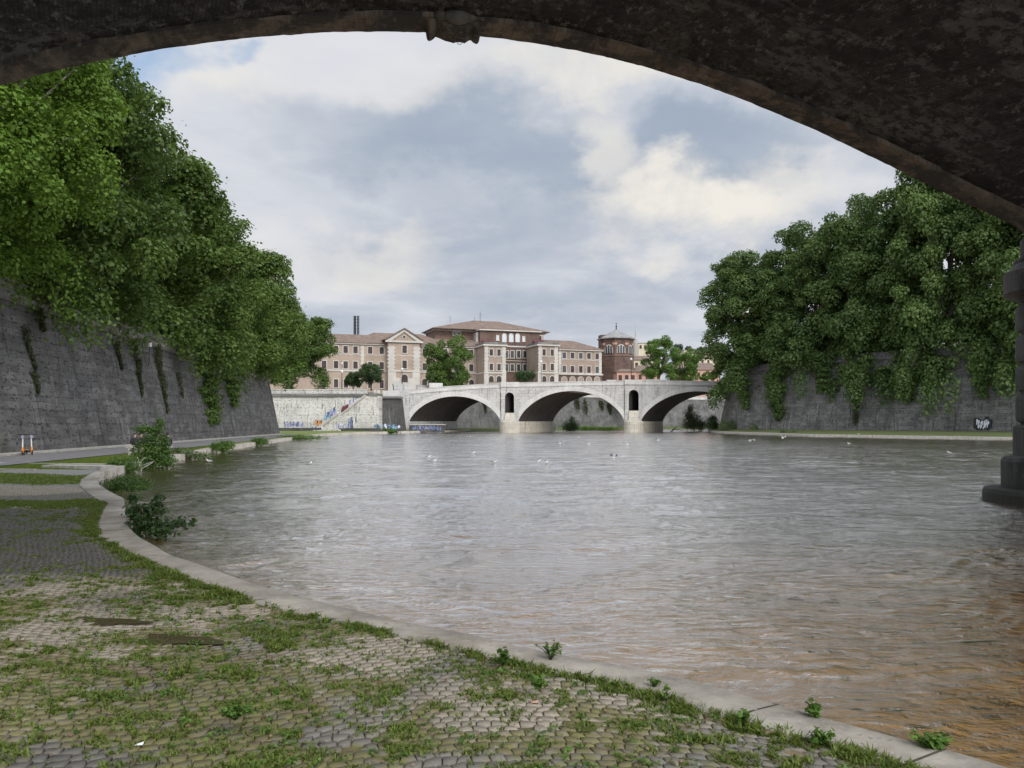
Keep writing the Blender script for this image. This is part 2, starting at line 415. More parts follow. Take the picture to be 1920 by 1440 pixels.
# cover masks: R green, beige, dark -- patches of moss, clean stone and bitumen that lie on the paving itself
def cover(X, Y):
    X = np.asarray(X, float); Y = np.asarray(Y, float)
    d = xi(Y)-X
    wob = (fbm(X*.5+3, Y*.5, 3, 11)-.5)*1.6
    Yw = Y+wob*np.clip(Y/14, .35, 1)
    n = fbm(X*.55, Y*.55, 4, 21); n2 = fbm(X*1.7, Y*1.7, 3, 31)
    green = sst(.34, .60, n*.45+n2*.55)*.60+.27
    green = np.maximum(green, sst(1.3, .1, d)*sst(.35, .6, n2)*.95)      # weeds along the kerb
    green = np.where(Y < 6.2, green*.95+.05, green)
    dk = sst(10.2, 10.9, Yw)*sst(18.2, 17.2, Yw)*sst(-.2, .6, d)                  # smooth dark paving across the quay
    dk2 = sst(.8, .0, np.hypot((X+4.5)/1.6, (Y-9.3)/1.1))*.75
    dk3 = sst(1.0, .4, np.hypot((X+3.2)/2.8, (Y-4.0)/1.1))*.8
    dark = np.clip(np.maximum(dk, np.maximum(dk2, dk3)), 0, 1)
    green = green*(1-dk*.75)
    beige = sst(.42, .58, fbm(X*.45+9, Y*.5+4, 3, 41))*(1-dk)
    beige = np.maximum(beige, sst(.9, .2, np.hypot((X-.2)/1.9, (Y-6.0)/1.4)))
    # grass and paved bands further on
    g = sst(17.6, 18.4, Yw)*(1-sst(19.4, 20, Yw)) + sst(23.6, 24.4, Yw)*(1-sst(28.0, 28.6, Yw)) + sst(31.0, 31.8, Yw)
    far = sst(18, 19, Yw)
    keep = 1-sst(29.5, 31, Y)*0
    green = green*(1-far)+far*np.clip(g, 0, 1)
    gap = sst(28.4, 29, Yw)*(1-sst(30.6, 31.2, Yw))*sst(-20, -18.5, X+wob)
    green = np.where(Yw > 28, np.maximum(green, 1-gap), green)
    return np.clip(green, 0, 1), beige, dark

# ---- ground sheet
ys = np.concatenate([np.arange(-16, 3, .8), 3*np.exp(np.linspace(0, math.log(186/3.0), 330))])
ys = ys[ys < 184]
us = np.linspace(0, 1, 150)**1.7
YY, UU = np.meshgrid(ys, us, indexing='ij')
XW = np.where(YY < 8, np.minimum(xw(YY), -23), xw(YY)) - 1.0
XX = xi(YY)+.02+(XW-xi(YY)-.02)*UU
ZZ = zg(XX, YY)
# joints between stones lie below the stone tops
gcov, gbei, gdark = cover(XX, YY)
sink = np.where(YY < 24, .018, 0)
V = np.stack([XX, YY, ZZ-sink], -1).reshape(-1, 3)
a, b = YY.shape
I = np.arange(a*b).reshape(a, b)
Fq = np.stack([I[:-1, :-1], I[:-1, 1:], I[1:, 1:], I[1:, :-1]], -1).reshape(-1, 4)[:, ::-1]

def paving_colour(t, stone=False):
    p = t.pos()
    g = t.n('Attribute', attribute_name='green').outputs['Fac']
    be = t.n('Attribute', attribute_name='beige').outputs['Fac']
    dk = t.n('Attribute', attribute_name='dark').outputs['Fac']
    rn = t.n('Attribute', attribute_name='rnd').outputs['Fac']
    n1 = t.noise(p, 14, 4, .65); n2 = t.noise(p, 2.2, 4, .6); n3 = t.noise(p, 55, 3, .6)
    stonec = t.mix(be, (.215, .20, .17), (.40, .35, .27))
    stonec = t.mix(t.math('MULTIPLY', rn, .5), stonec, t.mix(1.0, stonec, (.6, .62, .65), 'MULTIPLY'))
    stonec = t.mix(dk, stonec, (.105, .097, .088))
    stonec = t.mix(t.mr(n3, .2, .8), t.mix(1.0, stonec, (.75, .75, .75), 'MULTIPLY'), stonec)
    moss = t.mix(t.mr(n1, .35, .7), (.14, .115, .05), (.16, .165, .04))
    moss = t.mix(t.mr(n2, .5, .7), moss, (.15, .11, .06))
    dirt = t.mix(t.mr(n1, .3, .7), (.075, .06, .04), (.14, .115, .075))
    return t, p, g, stonec, moss, dirt, n1, n2, n3, dk
t, p, g, sc_, moss, dirt, n1, n2, n3, dk = paving_colour(newmat('quay_joints'))
grassc = t.mix(t.mr(t.noise(p, 3.5, 5, .65), .3, .7), (.10, .125, .03), (.19, .24, .05))
gsp = t.n('SeparateXYZ', {0: p})
farm = t.mr(gsp.outputs[1], 17, 20)
base = t.mix(t.mr(g, .2, .6), dirt, moss)
farc = t.mix(t.mr(t.math('ADD', g, t.math('MULTIPLY', t.math('SUBTRACT', n1, .5), .7)), .4, .6), (.23, .225, .21), grassc)
base = t.mix(farm, base, farc)
t.out(t.pbsdf(base, .95, bump=n1, bs=.7, bd=.03))
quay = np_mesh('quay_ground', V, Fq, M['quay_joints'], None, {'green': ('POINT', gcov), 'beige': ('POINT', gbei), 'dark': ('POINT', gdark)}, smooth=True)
tag(quay, kind='structure')

# ---- cobblestones: individually laid, irregular, chamfered
t, p, g, sc_, moss, dirt, n1, n2, n3, dk = paving_colour(newmat('cobble_stone'))
f = t.math('ADD', t.math('MULTIPLY', g, .95), t.math('MULTIPLY', t.math('SUBTRACT', t.noise(p, 7, 4, .7), .5), 1.5))
cc = t.mix(t.math('MULTIPLY', t.mr(f, .46, .86), .85), sc_, moss)
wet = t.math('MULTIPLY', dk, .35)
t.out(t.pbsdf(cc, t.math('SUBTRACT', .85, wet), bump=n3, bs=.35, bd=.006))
def cobbles():
    rng = np.random.default_rng(3)
    cs = .1; V = []; Fs = []; at = []
    # rows run along gentle arcs (radius big) across the quay
    rows = int(27/cs); 
    for r in range(rows):
        y0 = 2.6+r*cs
        sc = 1.0 if y0 < 13 else 1.0
        xr = float(xi(y0+.6))-.0; x_left = -y0*.70-1.5
        if y0 > 24: break
        x_left = max(x_left, -24)
        n = int((xr-x_left+1)/cs)
        k = np.arange(n)
        xc = xr+.6-(k+.5*(r % 2))*cs
        yc = y0+.35*np.sin(xc*.33+.4)+.10*np.sin(xc*1.1)+0*xc
        V.append(np.stack([xc, yc], 1))
    return V
def build_cobbles():
    rng = np.random.default_rng(3)
    cs = .102
    rows = int(21.5/cs); ncol = int(24/cs)
    ri, ci = np.meshgrid(np.arange(rows+1), np.arange(ncol+1), indexing='ij')
    bx = ci*cs+(ri % 2)*0.0; by = ri*cs
    # jittered lattice, every other row shifted by half a stone; corners shared by neighbours
    jx = (rng.random(bx.shape)-.5)*cs*.42; jy = (rng.random(bx.shape)-.5)*cs*.34
    X0 = 9.0-bx+jx; Y0 = 2.4+by+jy
    quads = []
    offs = (np.arange(rows) % 2)*.5*cs+rng.random(rows)*cs*.25
    A = np.stack([X0[:-1, :-1]+offs[:, None], Y0[:-1, :-1]], -1); B = np.stack([X0[:-1, 1:]+offs[:, None], Y0[:-1, 1:]], -1)
    C = np.stack([X0[1:, 1:]+offs[:, None], Y0[1:, 1:]], -1); D = np.stack([X0[1:, :-1]+offs[:, None], Y0[1:, :-1]], -1)
    Q = np.stack([A, B, C, D], 2).reshape(-1, 4, 2)
    cen = Q.mean(1)
    # lay the rows on slight arcs and turn with the river
    def warp(q):
        x = q[..., 0]; y = q[..., 1]
        y2 = y+.45*np.sin(x*.42+.6)+.22*np.sin(x*1.15+y*.3)
        x2 = x+.25*np.sin(y*.7)
        return np.stack([x2, y2], -1)
    Q = warp(Q); cen = Q.mean(1)
    d = xi(cen[:, 1])-cen[:, 0]
    keep = (d > .07) & (cen[:, 0] > -cen[:, 1]*.68-1.2) & (cen[:, 0] < cen[:, 1]*.66+1) & (cen[:, 0] > -22) & (cen[:, 1] < 23.5)
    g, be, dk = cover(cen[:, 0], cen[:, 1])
    # grass bands have swallowed the stones
    keep &= ~((cen[:, 1] > 17.3) & (g > .55))
    keep &= rng.random(len(cen)) > .012
    Q = Q[keep]; cen = cen[keep]; g = g[keep]; be = be[keep]; dk = dk[keep]
    n = len(Q)
    gap = (.0045+.006*rng.random(n))[:, None, None]
    dirv = cen[:, None, :]-Q; L = np.linalg.norm(dirv, axis=2, keepdims=True)
    Qb = Q+dirv/L*gap; Qt = Q+dirv/L*(gap+.006)
    zc = zg(cen[:, 0], cen[:, 1])
    tilt = rng.normal(size=(n, 2))*.02
    hz = (rng.random(n)-.5)*.008
    zt = zc[:, None]+hz[:, None]+((Qt-cen[:, None, :])*tilt[:, None, :]).sum(2)
    zb = zt-.008; zlow = zt-.045
    # 12 verts: top 4, shoulder 4, low 4, + centre raised
    T = np.concatenate([Qt, zt[..., None]], 2); S = np.concatenate([Qb, zb[..., None]], 2); Lw = np.concatenate([Qb, zlow[..., None]], 2)
    Vv = np.concatenate([T, S, Lw], 1).reshape(-1, 3)
    base = (np.arange(n)*12)[:, None]
    fl = [[0, 1, 2, 3]]
    for i in range(4):
        j = (i+1) % 4; fl.append([4+i, 4+j, j, i]); fl.append([8+i, 8+j, 4+j, 4+i])
    Fq = (base[:, :, None]+np.array(fl)[None]).reshape(-1, 4)
    rn = rng.random(n)
    rep = lambda a: np.repeat(a, 12)
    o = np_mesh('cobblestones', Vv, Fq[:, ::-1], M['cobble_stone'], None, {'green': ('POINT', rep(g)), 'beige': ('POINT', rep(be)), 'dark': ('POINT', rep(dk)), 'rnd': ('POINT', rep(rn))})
    tag(o, 'small square grey and beige cobblestones paving the quay between patches of moss', 'cobblestones', kind='stuff')
    return o
build_cobbles()

# ---- kerb of long pale stones
t = newmat('kerb_stone'); p = t.pos()
n1 = t.noise(p, 3, 5, .65); n2 = t.noise(p, 18, 4, .65); n3 = t.noise(t.map(p, (1, 1, 1)), .9, 4, .6)
kc = t.mix(t.mr(n1, .3, .7), (.36, .33, .285), (.56, .51, .435))
kc = t.mix(t.math('MULTIPLY', t.mr(n3, .45, .68), .7), kc, (.23, .195, .155))
kc = t.mix(t.math('MULTIPLY', t.mr(n2, .56, .68), .45), kc, (.55, .52, .46))
kc = t.mix(t.math('MULTIPLY', t.mr(t.noise(p, 6, 4, .7), .6, .7), .5), kc, (.06, .055, .04))
kc = t.mix(t.math('MULTIPLY', t.n('Attribute', attribute_name='rnd').outputs['Fac'], .55), kc, t.mix(1.0, kc, (.62, .62, .60), 'MULTIPLY'))
kz_ = t.n('SeparateXYZ', {0: p}).outputs[2]
kc = t.mix(t.mr(t.math('ADD', kz_, t.math('MULTIPLY', n1, .06)), .06, .02), kc, (.07, .06, .04))
t.out(t.pbsdf(kc, .75, bump=t.math('ADD', n2, n1), bs=.6, bd=.015))
jy_list = list(np.cumsum([0]+[.72+.3*((k*37) % 7)/7 for k in range(60)])+4.3)
def build_kerb():
    yk = np.concatenate([np.linspace(-15, 2, 10), 2*np.exp(np.linspace(0, math.log(180/2.0), 420))[1:]])
    V = []; Fs = []
    nxt = 0
    xo_ = xo(yk); xi_ = xi(yk); z_ = zk(yk)+.012+.012*(fbm(yk*.8, yk*0+3, 3, 9)-.5)
    chip = .03*(fbm(yk*2.5, yk*0, 3, 77)-.5)*np.interp(yk, [0, 10, 40], [1, 1.3, 2.5])
    xo_ = xo_+chip
    prof = [(0, -.35), (0, -.004), (.03, 0.0), (.5, .004), (.96, .0), (1, -.02), (1, -1.4)]
    n = len(yk); m = len(prof)
    for i in range(n):
        for (f, dz) in prof:
            V.append((xi_[i]+(xo_[i]-xi_[i])*f, yk[i], z_[i]+dz))
    for i in range(n-1):
        for k in range(m-1): Fs.append((i*m+k, i*m+k+1, (i+1)*m+k+1, (i+1)*m+k))
    sid = np.floor(np.interp(yk, jy_list, np.arange(len(jy_list)))+.001).astype(int); tone = np.random.default_rng(4).random(400)[sid % 400]
    o = np_mesh('kerb', np.array(V), np.array(Fs)[:, ::-1], M['kerb_stone'], None, {'rnd': ('POINT', np.repeat(tone, m))})
    tag(o, kind='structure')
build_kerb()
# joints between the kerb stones: shallow dark gaps
mb = MB()
for Y in jy_list:
    if Y > 30: break
    a_ = Vector((float(xi(Y)), Y)); b_ = Vector((float(xo(Y+.25))-.01, Y+.25))
    z = float(zk(Y))+.0175
    dd = (b_-a_).normalized(); nn = Vector((-dd.y, dd.x))*.011
    mb.add([(a_.x-nn.x, a_.y-nn.y, z), (b_.x-nn.x, b_.y-nn.y, z), (b_.x+nn.x, b_.y+nn.y, z), (a_.x+nn.x, a_.y+nn.y, z)], [(0, 1, 2, 3)])
tag(mb.build('kerb_joints', M['soil']), kind='structure')

# ---- path along the left wall
def strip(name, ylist, xa, xb, dz, mat, nx=6):
    V = []; Fs = []
    for Y in ylist:
        for k in range(nx+1):
            X = xa(Y)+(xb(Y)-xa(Y))*k/nx
            V.append((X, Y, nz(X, Y)+dz))
    m = nx+1
    for i in range(len(ylist)-1):
        for k in range(nx): Fs.append((i*m+k, i*m+k+1, (i+1)*m+k+1, (i+1)*m+k))
    return np_mesh(name, np.array(V), np.array(Fs), M[mat])
yl = list(np.linspace(-10, 113, 100))
def xwf(Y): return float(xw(np.array([Y]))[0])
tag(strip('path', yl, lambda Y: (xwf(Y) if Y < 114 else -33-(Y-114)*.1)+.5, lambda Y: (xwf(Y) if Y < 114 else -33+(Y-114)*.2)+5.3-max(0, Y-60)*.045, .035, 'asphalt'), kind='structure')
# pale edging stones that cross the grass
def slab(name, pts, w, h, label):
    mb = MB()
    for (xa, ya), (xb, yb) in zip(pts[:-1], pts[1:]):
        c = ((xa+xb)/2, (ya+yb)/2); d = (xb-xa, yb-ya)
        z = min(nz(xa, ya), nz(xb, yb))
        mb.obox(c, d, math.hypot(*d)/2, w/2, z-.25, z+h)
    o = mb.build(name, M['slab_stone'], None, world=True, bevel=.01); return tag(o, label, 'kerbstone')
slab('edging_stone', [(-22.5, 35.3), (-17.6, 34.6)], .35, .06, 'long pale stone edging crossing the grass from the path to the river step')
slab('edging_stone', [(-22.4, 35.2), (-21.4, 27)], .25, .05, 'pale stone edging running along the near border of the asphalt path')
slab('stone_step', [(-18.6, 32.2), (-15.9, 31.5)], .8, .16, 'low grey stone slab lying at the river edge beside the tall shrub')
slab('edging_stone', [(-21.0, 30.6), (-18.0, 30.2)], .16, .05, 'thin pale strip of stone lying alone in the near grass')

# ================================================================== water
t = newmat('river_water'); p = t.pos(); sp = t.n('SeparateXYZ', {0: p})
wn = t.noise(t.map(p, (.05, .05, 1)), 1.0, 3)
wc = t.mix(t.mr(wn, .35, .65), (.22, .13, .048), (.30, .18, .068))
far = t.mr(sp.outputs[1], 4, 90, 1.0, .0, False)
n1 = t.noise(t.map(p, (.8, 1.6, 1)), 4.6, 5, .66, .8); n2 = t.noise(t.map(p, (.4, .8, 1)), .9, 4, .6, .8)
n3w = t.noise(t.map(p, (.22, 1.1, 1)), 1.3, 5, .62, .5)
hh = t.math('ADD', t.math('ADD', t.math('MULTIPLY', n1, t.mr(sp.outputs[1], 8, 50, 1.0, .45, False)), t.math('MULTIPLY', n2, 2.8)), t.math('MULTIPLY', n3w, t.mr(sp.outputs[1], 15, 60, .5, 4.5, False)))
b = t.n('Bump', {'Height': hh, 'Strength': .42, 'Distance': .10})
b2 = t.n('Bump', {'Height': hh, 'Strength': t.mr(sp.outputs[1], 5, 45, .50, .18, False), 'Distance': .10})
fac = t.n('LayerWeight', {'Blend': .5, 'Normal': b2.outputs[0]}).outputs['Facing']
fr = t.mr(fac, .50, .76, .04, .96, False)
gl = t.n('BsdfGlossy', {'Color': (.97, .97, .97, 1), 'Roughness': t.mr(sp.outputs[1], 8, 70, .05, .12, False), 'Normal': b.outputs[0]})
df = t.n('BsdfDiffuse', {'Color': wc, 'Normal': b2.outputs[0]})
t.out(t.n('MixShader', {0: fr, 1: df.outputs[0], 2: gl.outputs[0]}).outputs[0])
def wave_h(X, Y):
    xr = X*.94+Y*.34; yr = -X*.34+Y*.94                     # crests lie a little across the stream
    wx = xr+.9*(fbm(xr*.25, yr*.3, 2, 51)-.5)*3; wy = yr+.9*(fbm(xr*.25+5, yr*.3, 2, 53)-.5)*3
    def fade(l): return np.clip(l*90/np.maximum(Y, 4), 0, 1)
    rough = .6+.9*fbm(X*.07+3, Y*.05, 2, 61)                # calmer and busier stretches
    h = .075*(fbm(wx*.16, wy*.30, 2, 1)-.5)
    h += .060*(vn(wx*.42, wy*.85, 2)-.5)*fade(2.2)*rough
    r = 1-np.abs(2*vn(wx*.9, wy*1.9, 3)-1)
    h += .028*(r-.5)*fade(1.2)*rough
    r = 1-np.abs(2*vn(wx*2.1, wy*4.0, 4)-1)
    h += .0125*(r-.5)*fade(.5)*rough
    h += .006*(vn(wx*5.2, wy*8.0, 5)-.5)*fade(.2)
    return h
NJ, NI = 820, 560
yj = 3.0*np.exp(np.linspace(0, math.log(270/3.0), NJ))
uu = np.linspace(-.75, .95, NI)
Yw_, Uw_ = np.meshgrid(yj, uu, indexing='ij')
Xw_ = Uw_*(Yw_+1.5)
Zw_ = wave_h(Xw_, Yw_)*1.1
V = np.stack([Xw_, Yw_, Zw_-.01], -1).reshape(-1, 3)
I = np.arange(NJ*NI).reshape(NJ, NI)
Fq = np.stack([I[:-1, :-1], I[:-1, 1:], I[1:, 1:], I[1:, :-1]], -1).reshape(-1, 4)
# a coarse sheet carries the river on under and behind the bridges
V2 = np.array([(-60, -140, -.14), (140, -140, -.14), (140, 400, -.14), (-60, 400, -.14)])
Vall = np.concatenate([V, V2]); Fall = np.concatenate([Fq, np.array([[len(V), len(V)+1, len(V)+2, len(V)+3]])])
water = np_mesh('water', Vall, Fall, M['river_water'], smooth=True); tag(water, kind='structure')
# riverbed under everything, out to the horizon
mb = MB(); mb.add([(-900, -400, -2.5), (900, -400, -2.5), (900, 1800, -2.5), (-900, 1800, -2.5)], [(0, 1, 2, 3)])
tag(mb.build('riverbed', M['soil']), kind='structure')

# ================================================================== right bank
RW = [(98, 76), (85, 98), (72, 117), (65, 127), (57, 138.5), (49, 150), (43.5, 160), (44.5, 172), (50, 190), (58, 215)]   # foot of the wall
RE = [(88, 60), (75, 80), (59.7, 97), (44, 120), (42.8, 137), (40.5, 152), (41.5, 165), (44, 180), (52, 203), (60, 225)]   # water edge
def resample(pts, n):
    P_ = np.array(pts, float); d = np.r_[0, np.cumsum(np.hypot(*np.diff(P_, axis=0).T))]
    s = np.linspace(0, d[-1], n); return np.stack([np.interp(s, d, P_[:, k]) for k in range(P_.shape[1])], 1)
rw = resample(RW, 80); re_ = resample(RE, 80)
V = []; Fs = []; m = 9
for i in range(80):
    for k in range(m):
        f_ = k/(m-1); q = re_[i]*(1-f_)+rw[i]*f_
        z = [.28, .34][0]+(.80-.28)*f_**.8+(.10*(fbm(np.array([q[0]*.4]), np.array([q[1]*.4]), 3)[0]-.5) if 0 < k < m-1 else 0)
        V.append((q[0], q[1], z))
for i in range(79):
    for k in range(m-1): Fs.append((i*m+k, i*m+k+1, (i+1)*m+k+1, (i+1)*m+k))
t = newmat('bank_grass'); p = t.pos(); n = t.noise(p, 1.2, 5, .65)
t.out(t.pbsdf(t.mix(t.mr(n, .3, .7), (.05, .065, .018), (.10, .13, .03)), .95, bump=n, bs=.6, bd=.1))
o = np_mesh('riverbank', np.array(V), np.array(Fs)[:, ::-1], M['bank_grass']); tag(o, kind='structure')
def sweep(name, pts, prof, mat, parent=None, side=1, zt=None, zb=None, closed=False):
    """pts [(x,y)], prof [(off, mode, val)]; off is measured towards the river"""
    n = len(pts); m = len(prof); V = []; Fs = []
    for i in range(n):
        a_ = Vector(pts[max(0, i-1)]); b_ = Vector(pts[min(n-1, i+1)]); d = (b_-a_).normalized(); nn = Vector((d.y, -d.x))*side
        for off, mode, val in prof:
            z = (zt[i] if mode == 't' else zb[i])+val
            V.append((pts[i][0]+nn.x*off, pts[i][1]+nn.y*off, z))
    for i in range(n-1):
        for k in range(m-1): Fs.append((i*m+k, i*m+k+1, (i+1)*m+k+1, (i+1)*m+k))
        if closed: Fs.append((i*m+m-1, i*m, (i+1)*m, (i+1)*m+m-1))
    fs = [tuple(f) for f in Fs]
    fs += [tuple(range(m)), tuple(range((n-1)*m, n*m))[::-1]]
    mb = MB(); mb.add(V, fs); return mb.build(name, mat, parent, world=True)
# kerb of the right bank (thickness real)
rk = [tuple(q) for q in re_]
rkb = sweep('kerb', rk, [(0, 'b', -1.5), (0, 'b', .34), (-.6, 'b', .36), (-.6, 'b', -.2)], M['slab_stone'], None, side=-1, zt=[0]*80, zb=[0]*80)
tag(rkb, kind='structure')

def embankment(label, pts, zb, zt, batter, side, mat, cop='coping_stone', par=.9, name='embankment_wall'):
    n = len(pts); c = Vector((sum(q[0] for q in pts)/n, sum(q[1] for q in pts)/n, min(zb)))
    root = empty(name, c); tag(root, label, 'wall')
    sweep('wall_face', pts, [(-batter-3.2, 'b', -1.5), (0.03, 'b', -1.5), (0, 'b', 0), (-batter, 't', 0), (-batter-3.2, 't', 0)], M[mat], root, side, zt, zb)
    sweep('cornice', pts, [(-batter-1.2, 't', .003), (-batter+.10, 't', .003), (-batter+.28, 't', .22), (-batter+.28, 't', .42), (-batter-1.2, 't', .42)], M[cop], root, side, zt, zb)
    sweep('parapet', pts, [(-batter-.75, 't', .424), (-batter-.1, 't', .424), (-batter-.1, 't', .424+par*.8), (-batter-.02, 't', .424+par*.82), (-batter-.02, 't', .424+par), (-batter-.83, 't', .424+par), (-batter-.83, 't', .424+par*.82), (-batter-.75, 't', .424+par*.8)], M[cop], root, side, zt, zb)
    return root
# left long wall
LW = [(float(xw(np.array([y]))[0]), y) for y in np.linspace(-30, 114, 60)]
lw_t = [float(np.interp(y, [-30, 42, 75, 114], [9.5, 9.25, 8.5, 7.9])) for _, y in LW]
lw = embankment('tall dark battered embankment wall with hanging creepers along the left bank path', LW, [.2]*60, lw_t, 1.6, 1, 'wall_left_stone')
sweep('footing', LW, [(-.3, 'b', -.3), (.38, 'b', -.3), (.38, 'b', .30), (0.0, 'b', .34), (-.3, 'b', .34)], M['slab_stone'], lw, 1, lw_t, [.2]*60)
# small return of the left wall at its far end
LR = [(-33.0, 114.02), (-34.5, 116.5), (-38, 118.5), (-46, 119.5)]
embankment('short dark return of the left embankment wall at its far end', LR, [.2]*4, [7.9]*4, 1.6, 1, 'wall_left_stone')
# right wall
RWp = [tuple(q) for q in resample(RW[:8], 50)]
rz = [12.6 if q[1] < 150 else float(np.interp(q[1], [150, 172], [12.4, 10.2])) for q in RWp]
rwall = embankment('long grey stone embankment wall under the trees on the right bank', RWp, [.7]*50, rz, 2.0, -1, 'wall_right_stone')

# street level land behind the walls
t = newmat('street_ground'); p = t.pos(); n = t.noise(p, .5, 4)
t.out(t.pbsdf(t.mix(n, (.10, .10, .10), (.16, .155, .14)), .95))
mb = MB()
zl = 8.2
mb.prism([(-30.6, -30), (-34.6, 60), (-38.4, 116), (-60, 119), (-60, 151), (-26, 153.5), (-27, 160), (-26, 178), (-4, 215), (22, 248), (45, 268), (62, 275), (300, 600), (-500, 600), (-500, -30)], 7.0, 7.85)
tag(mb.build('street', M['street_ground']), kind='structure')
mb = MB()
mb.prism([(100, 72), (88, 99), (75, 118.5), (60, 140.5), (52, 151.5), (47.5, 161), (48.5, 175), (54, 192), (64, 216), (300, 500), (400, 60)], 7.5, 10.1)
tag(mb.build('street', M['street_ground']), kind='structure')

# ================================================================== the bridge overhead
def frame_vec(t, d, a):
    sp = t.n('SeparateXYZ', {0: t.pos()})
    def dot(q): return t.math('ADD', t.math('MULTIPLY', sp.outputs[0], q[0]), t.math('MULTIPLY', sp.outputs[1], q[1]))
    return t.n('CombineXYZ', {0: dot(d), 1: dot(a), 2: 0.0}).outputs[0]
KB = .13; NB = math.sqrt(1+KB*KB); DB = (1/NB, KB/NB); AB = (-KB/NB, 1/NB)
X0B, Y0B = (825-960)/F*17.0, 17.0
ARC = [(0,155),(100,127),(245,97),(400,72),(600,58),(700,54),(800,54),(900,62),(1000,75),(1100,95),(1200,117),(1300,148),(1400,185),(1500,225),(1600,270),(1700,322),(1800,370),(1900,415)]
aw = []
for px, py in ARC:
    tt = (px-960)/F; Y = (Y0B-KB*X0B)/(1-KB*tt); X = tt*Y
    aw.append(((X-X0B)*NB, H+(HOR-py)/F*Y))
aw = np.array(aw)
pc = np.polyfit(aw[:, 0], aw[:, 1], 6)
sL, sR = aw[0, 0], aw[-1, 0]
def arch_z(s):
    s = np.asarray(s, float); z = np.polyval(pc, np.clip(s, sL, sR))
    eR = np.clip(s-sR, 0, 9); z = z-eR*.62-eR**2*.09
    eL = np.clip(sL-s, 0, 9); z = z-eL*.30-eL**2*.10
    return z
cxp, cyp = 15.45-X0B, 22.0-Y0B
sA, sB = sL-5.2, cxp*DB[0]+cyp*DB[1]-1.15
DEP = 12.5     # length of the vault, shortened out of view so daylight reaches the foreground
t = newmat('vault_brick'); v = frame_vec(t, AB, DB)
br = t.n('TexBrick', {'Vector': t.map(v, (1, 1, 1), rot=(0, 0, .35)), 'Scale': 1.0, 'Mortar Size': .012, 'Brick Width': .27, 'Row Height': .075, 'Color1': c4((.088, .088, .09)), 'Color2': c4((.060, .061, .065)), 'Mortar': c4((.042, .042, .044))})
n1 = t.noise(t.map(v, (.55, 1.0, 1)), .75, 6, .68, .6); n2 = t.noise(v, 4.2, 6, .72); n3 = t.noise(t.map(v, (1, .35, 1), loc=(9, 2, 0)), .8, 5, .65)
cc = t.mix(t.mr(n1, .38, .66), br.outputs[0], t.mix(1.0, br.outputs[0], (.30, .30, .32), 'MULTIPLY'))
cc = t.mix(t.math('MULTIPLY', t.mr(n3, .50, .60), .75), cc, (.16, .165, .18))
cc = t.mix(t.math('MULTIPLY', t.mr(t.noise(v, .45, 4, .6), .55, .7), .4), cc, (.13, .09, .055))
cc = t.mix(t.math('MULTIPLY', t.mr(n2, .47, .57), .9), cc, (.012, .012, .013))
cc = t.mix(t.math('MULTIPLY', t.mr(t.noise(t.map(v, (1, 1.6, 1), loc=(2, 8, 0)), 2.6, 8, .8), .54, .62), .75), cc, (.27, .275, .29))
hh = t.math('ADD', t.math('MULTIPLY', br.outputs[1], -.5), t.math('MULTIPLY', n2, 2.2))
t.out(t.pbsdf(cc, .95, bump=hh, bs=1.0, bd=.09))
t = newmat('ring_stone'); v = frame_vec(t, AB, DB)
br = t.n('TexBrick', {'Vector': v, 'Scale': 1.0, 'Mortar Size': .012, 'Brick Width': .75, 'Row Height': .22, 'Color1': c4((.20, .165, .13)), 'Color2': c4((.15, .13, .108)), 'Mortar': c4((.12, .10, .085))})
n1 = t.noise(v, 1.2, 6, .68, .5); n2 = t.noise(v, 5, 5, .7)
cc = t.mix(t.mr(n1, .38, .56), br.outputs[0], (.04, .038, .038))
cc = t.mix(t.math('MULTIPLY', t.mr(n2, .55, .7), .6), cc, (.25, .22, .18))
t.out(t.pbsdf(cc, .9, bump=n2, bs=.7, bd=.04))

nb = empty('stone_bridge', (X0B, Y0B, 0), math.atan(KB))
tag(nb, 'soot-black brick arch bridge overhead whose vault frames the river view', 'bridge')
ss = np.concatenate([np.linspace(sA, sL, 12)[:-1], np.linspace(sL, sR, 260), np.linspace(sR, sB, 10)[1:]])
tt_ = -.55-(DEP-.6)*np.linspace(0, 1, 130)**1.3
S, T = np.meshgrid(ss, tt_, indexing='ij')
Zv = arch_z(S)+.10*(fbm(S*1.3, T*1.3, 5, 71)-.5)+.05*(fbm(S*5, T*5, 3, 73)-.5)+.05
V = np.stack([S, T, Zv], -1).reshape(-1, 3); a, b = S.shape; I = np.arange(a*b).reshape(a, b)
Fq = np.stack([I[:-1, :-1], I[:-1, 1:], I[1:, 1:], I[1:, :-1]], -1).reshape(-1, 4)
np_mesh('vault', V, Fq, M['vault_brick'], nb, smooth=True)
def ring(name, y0, y1, h, mat):
    V = []; Fs = []; n = len(ss)
    for s_ in ss:
        z = float(arch_z(s_))
        edge_ = .02*(vn(s_*3.3, 1.5, 6)-.5)+.02*(vn(s_*9, .5, 8)-.5)
        V += [(s_, y0, z+.05), (s_, y0, z-.03+edge_), (s_, y1-.05, z-.03+edge_), (s_, y1, z+.02+edge_), (s_, y1, z+h), (s_, y0, z+h)]
    for i in range(n-1):
        for k in range(6): Fs.append((i*6+k, i*6+(k+1) % 6, (i+1)*6+(k+1) % 6, (i+1)*6+k))
    mb = MB(); mb.add(V, Fs); return mb.build(name, mat, nb)
ring('voussoir_ring', -.62, .12, 1.1, M['ring_stone'])
ring('voussoir_ring', -DEP-.1, -DEP+.1, 1.1, M['ring_stone'])
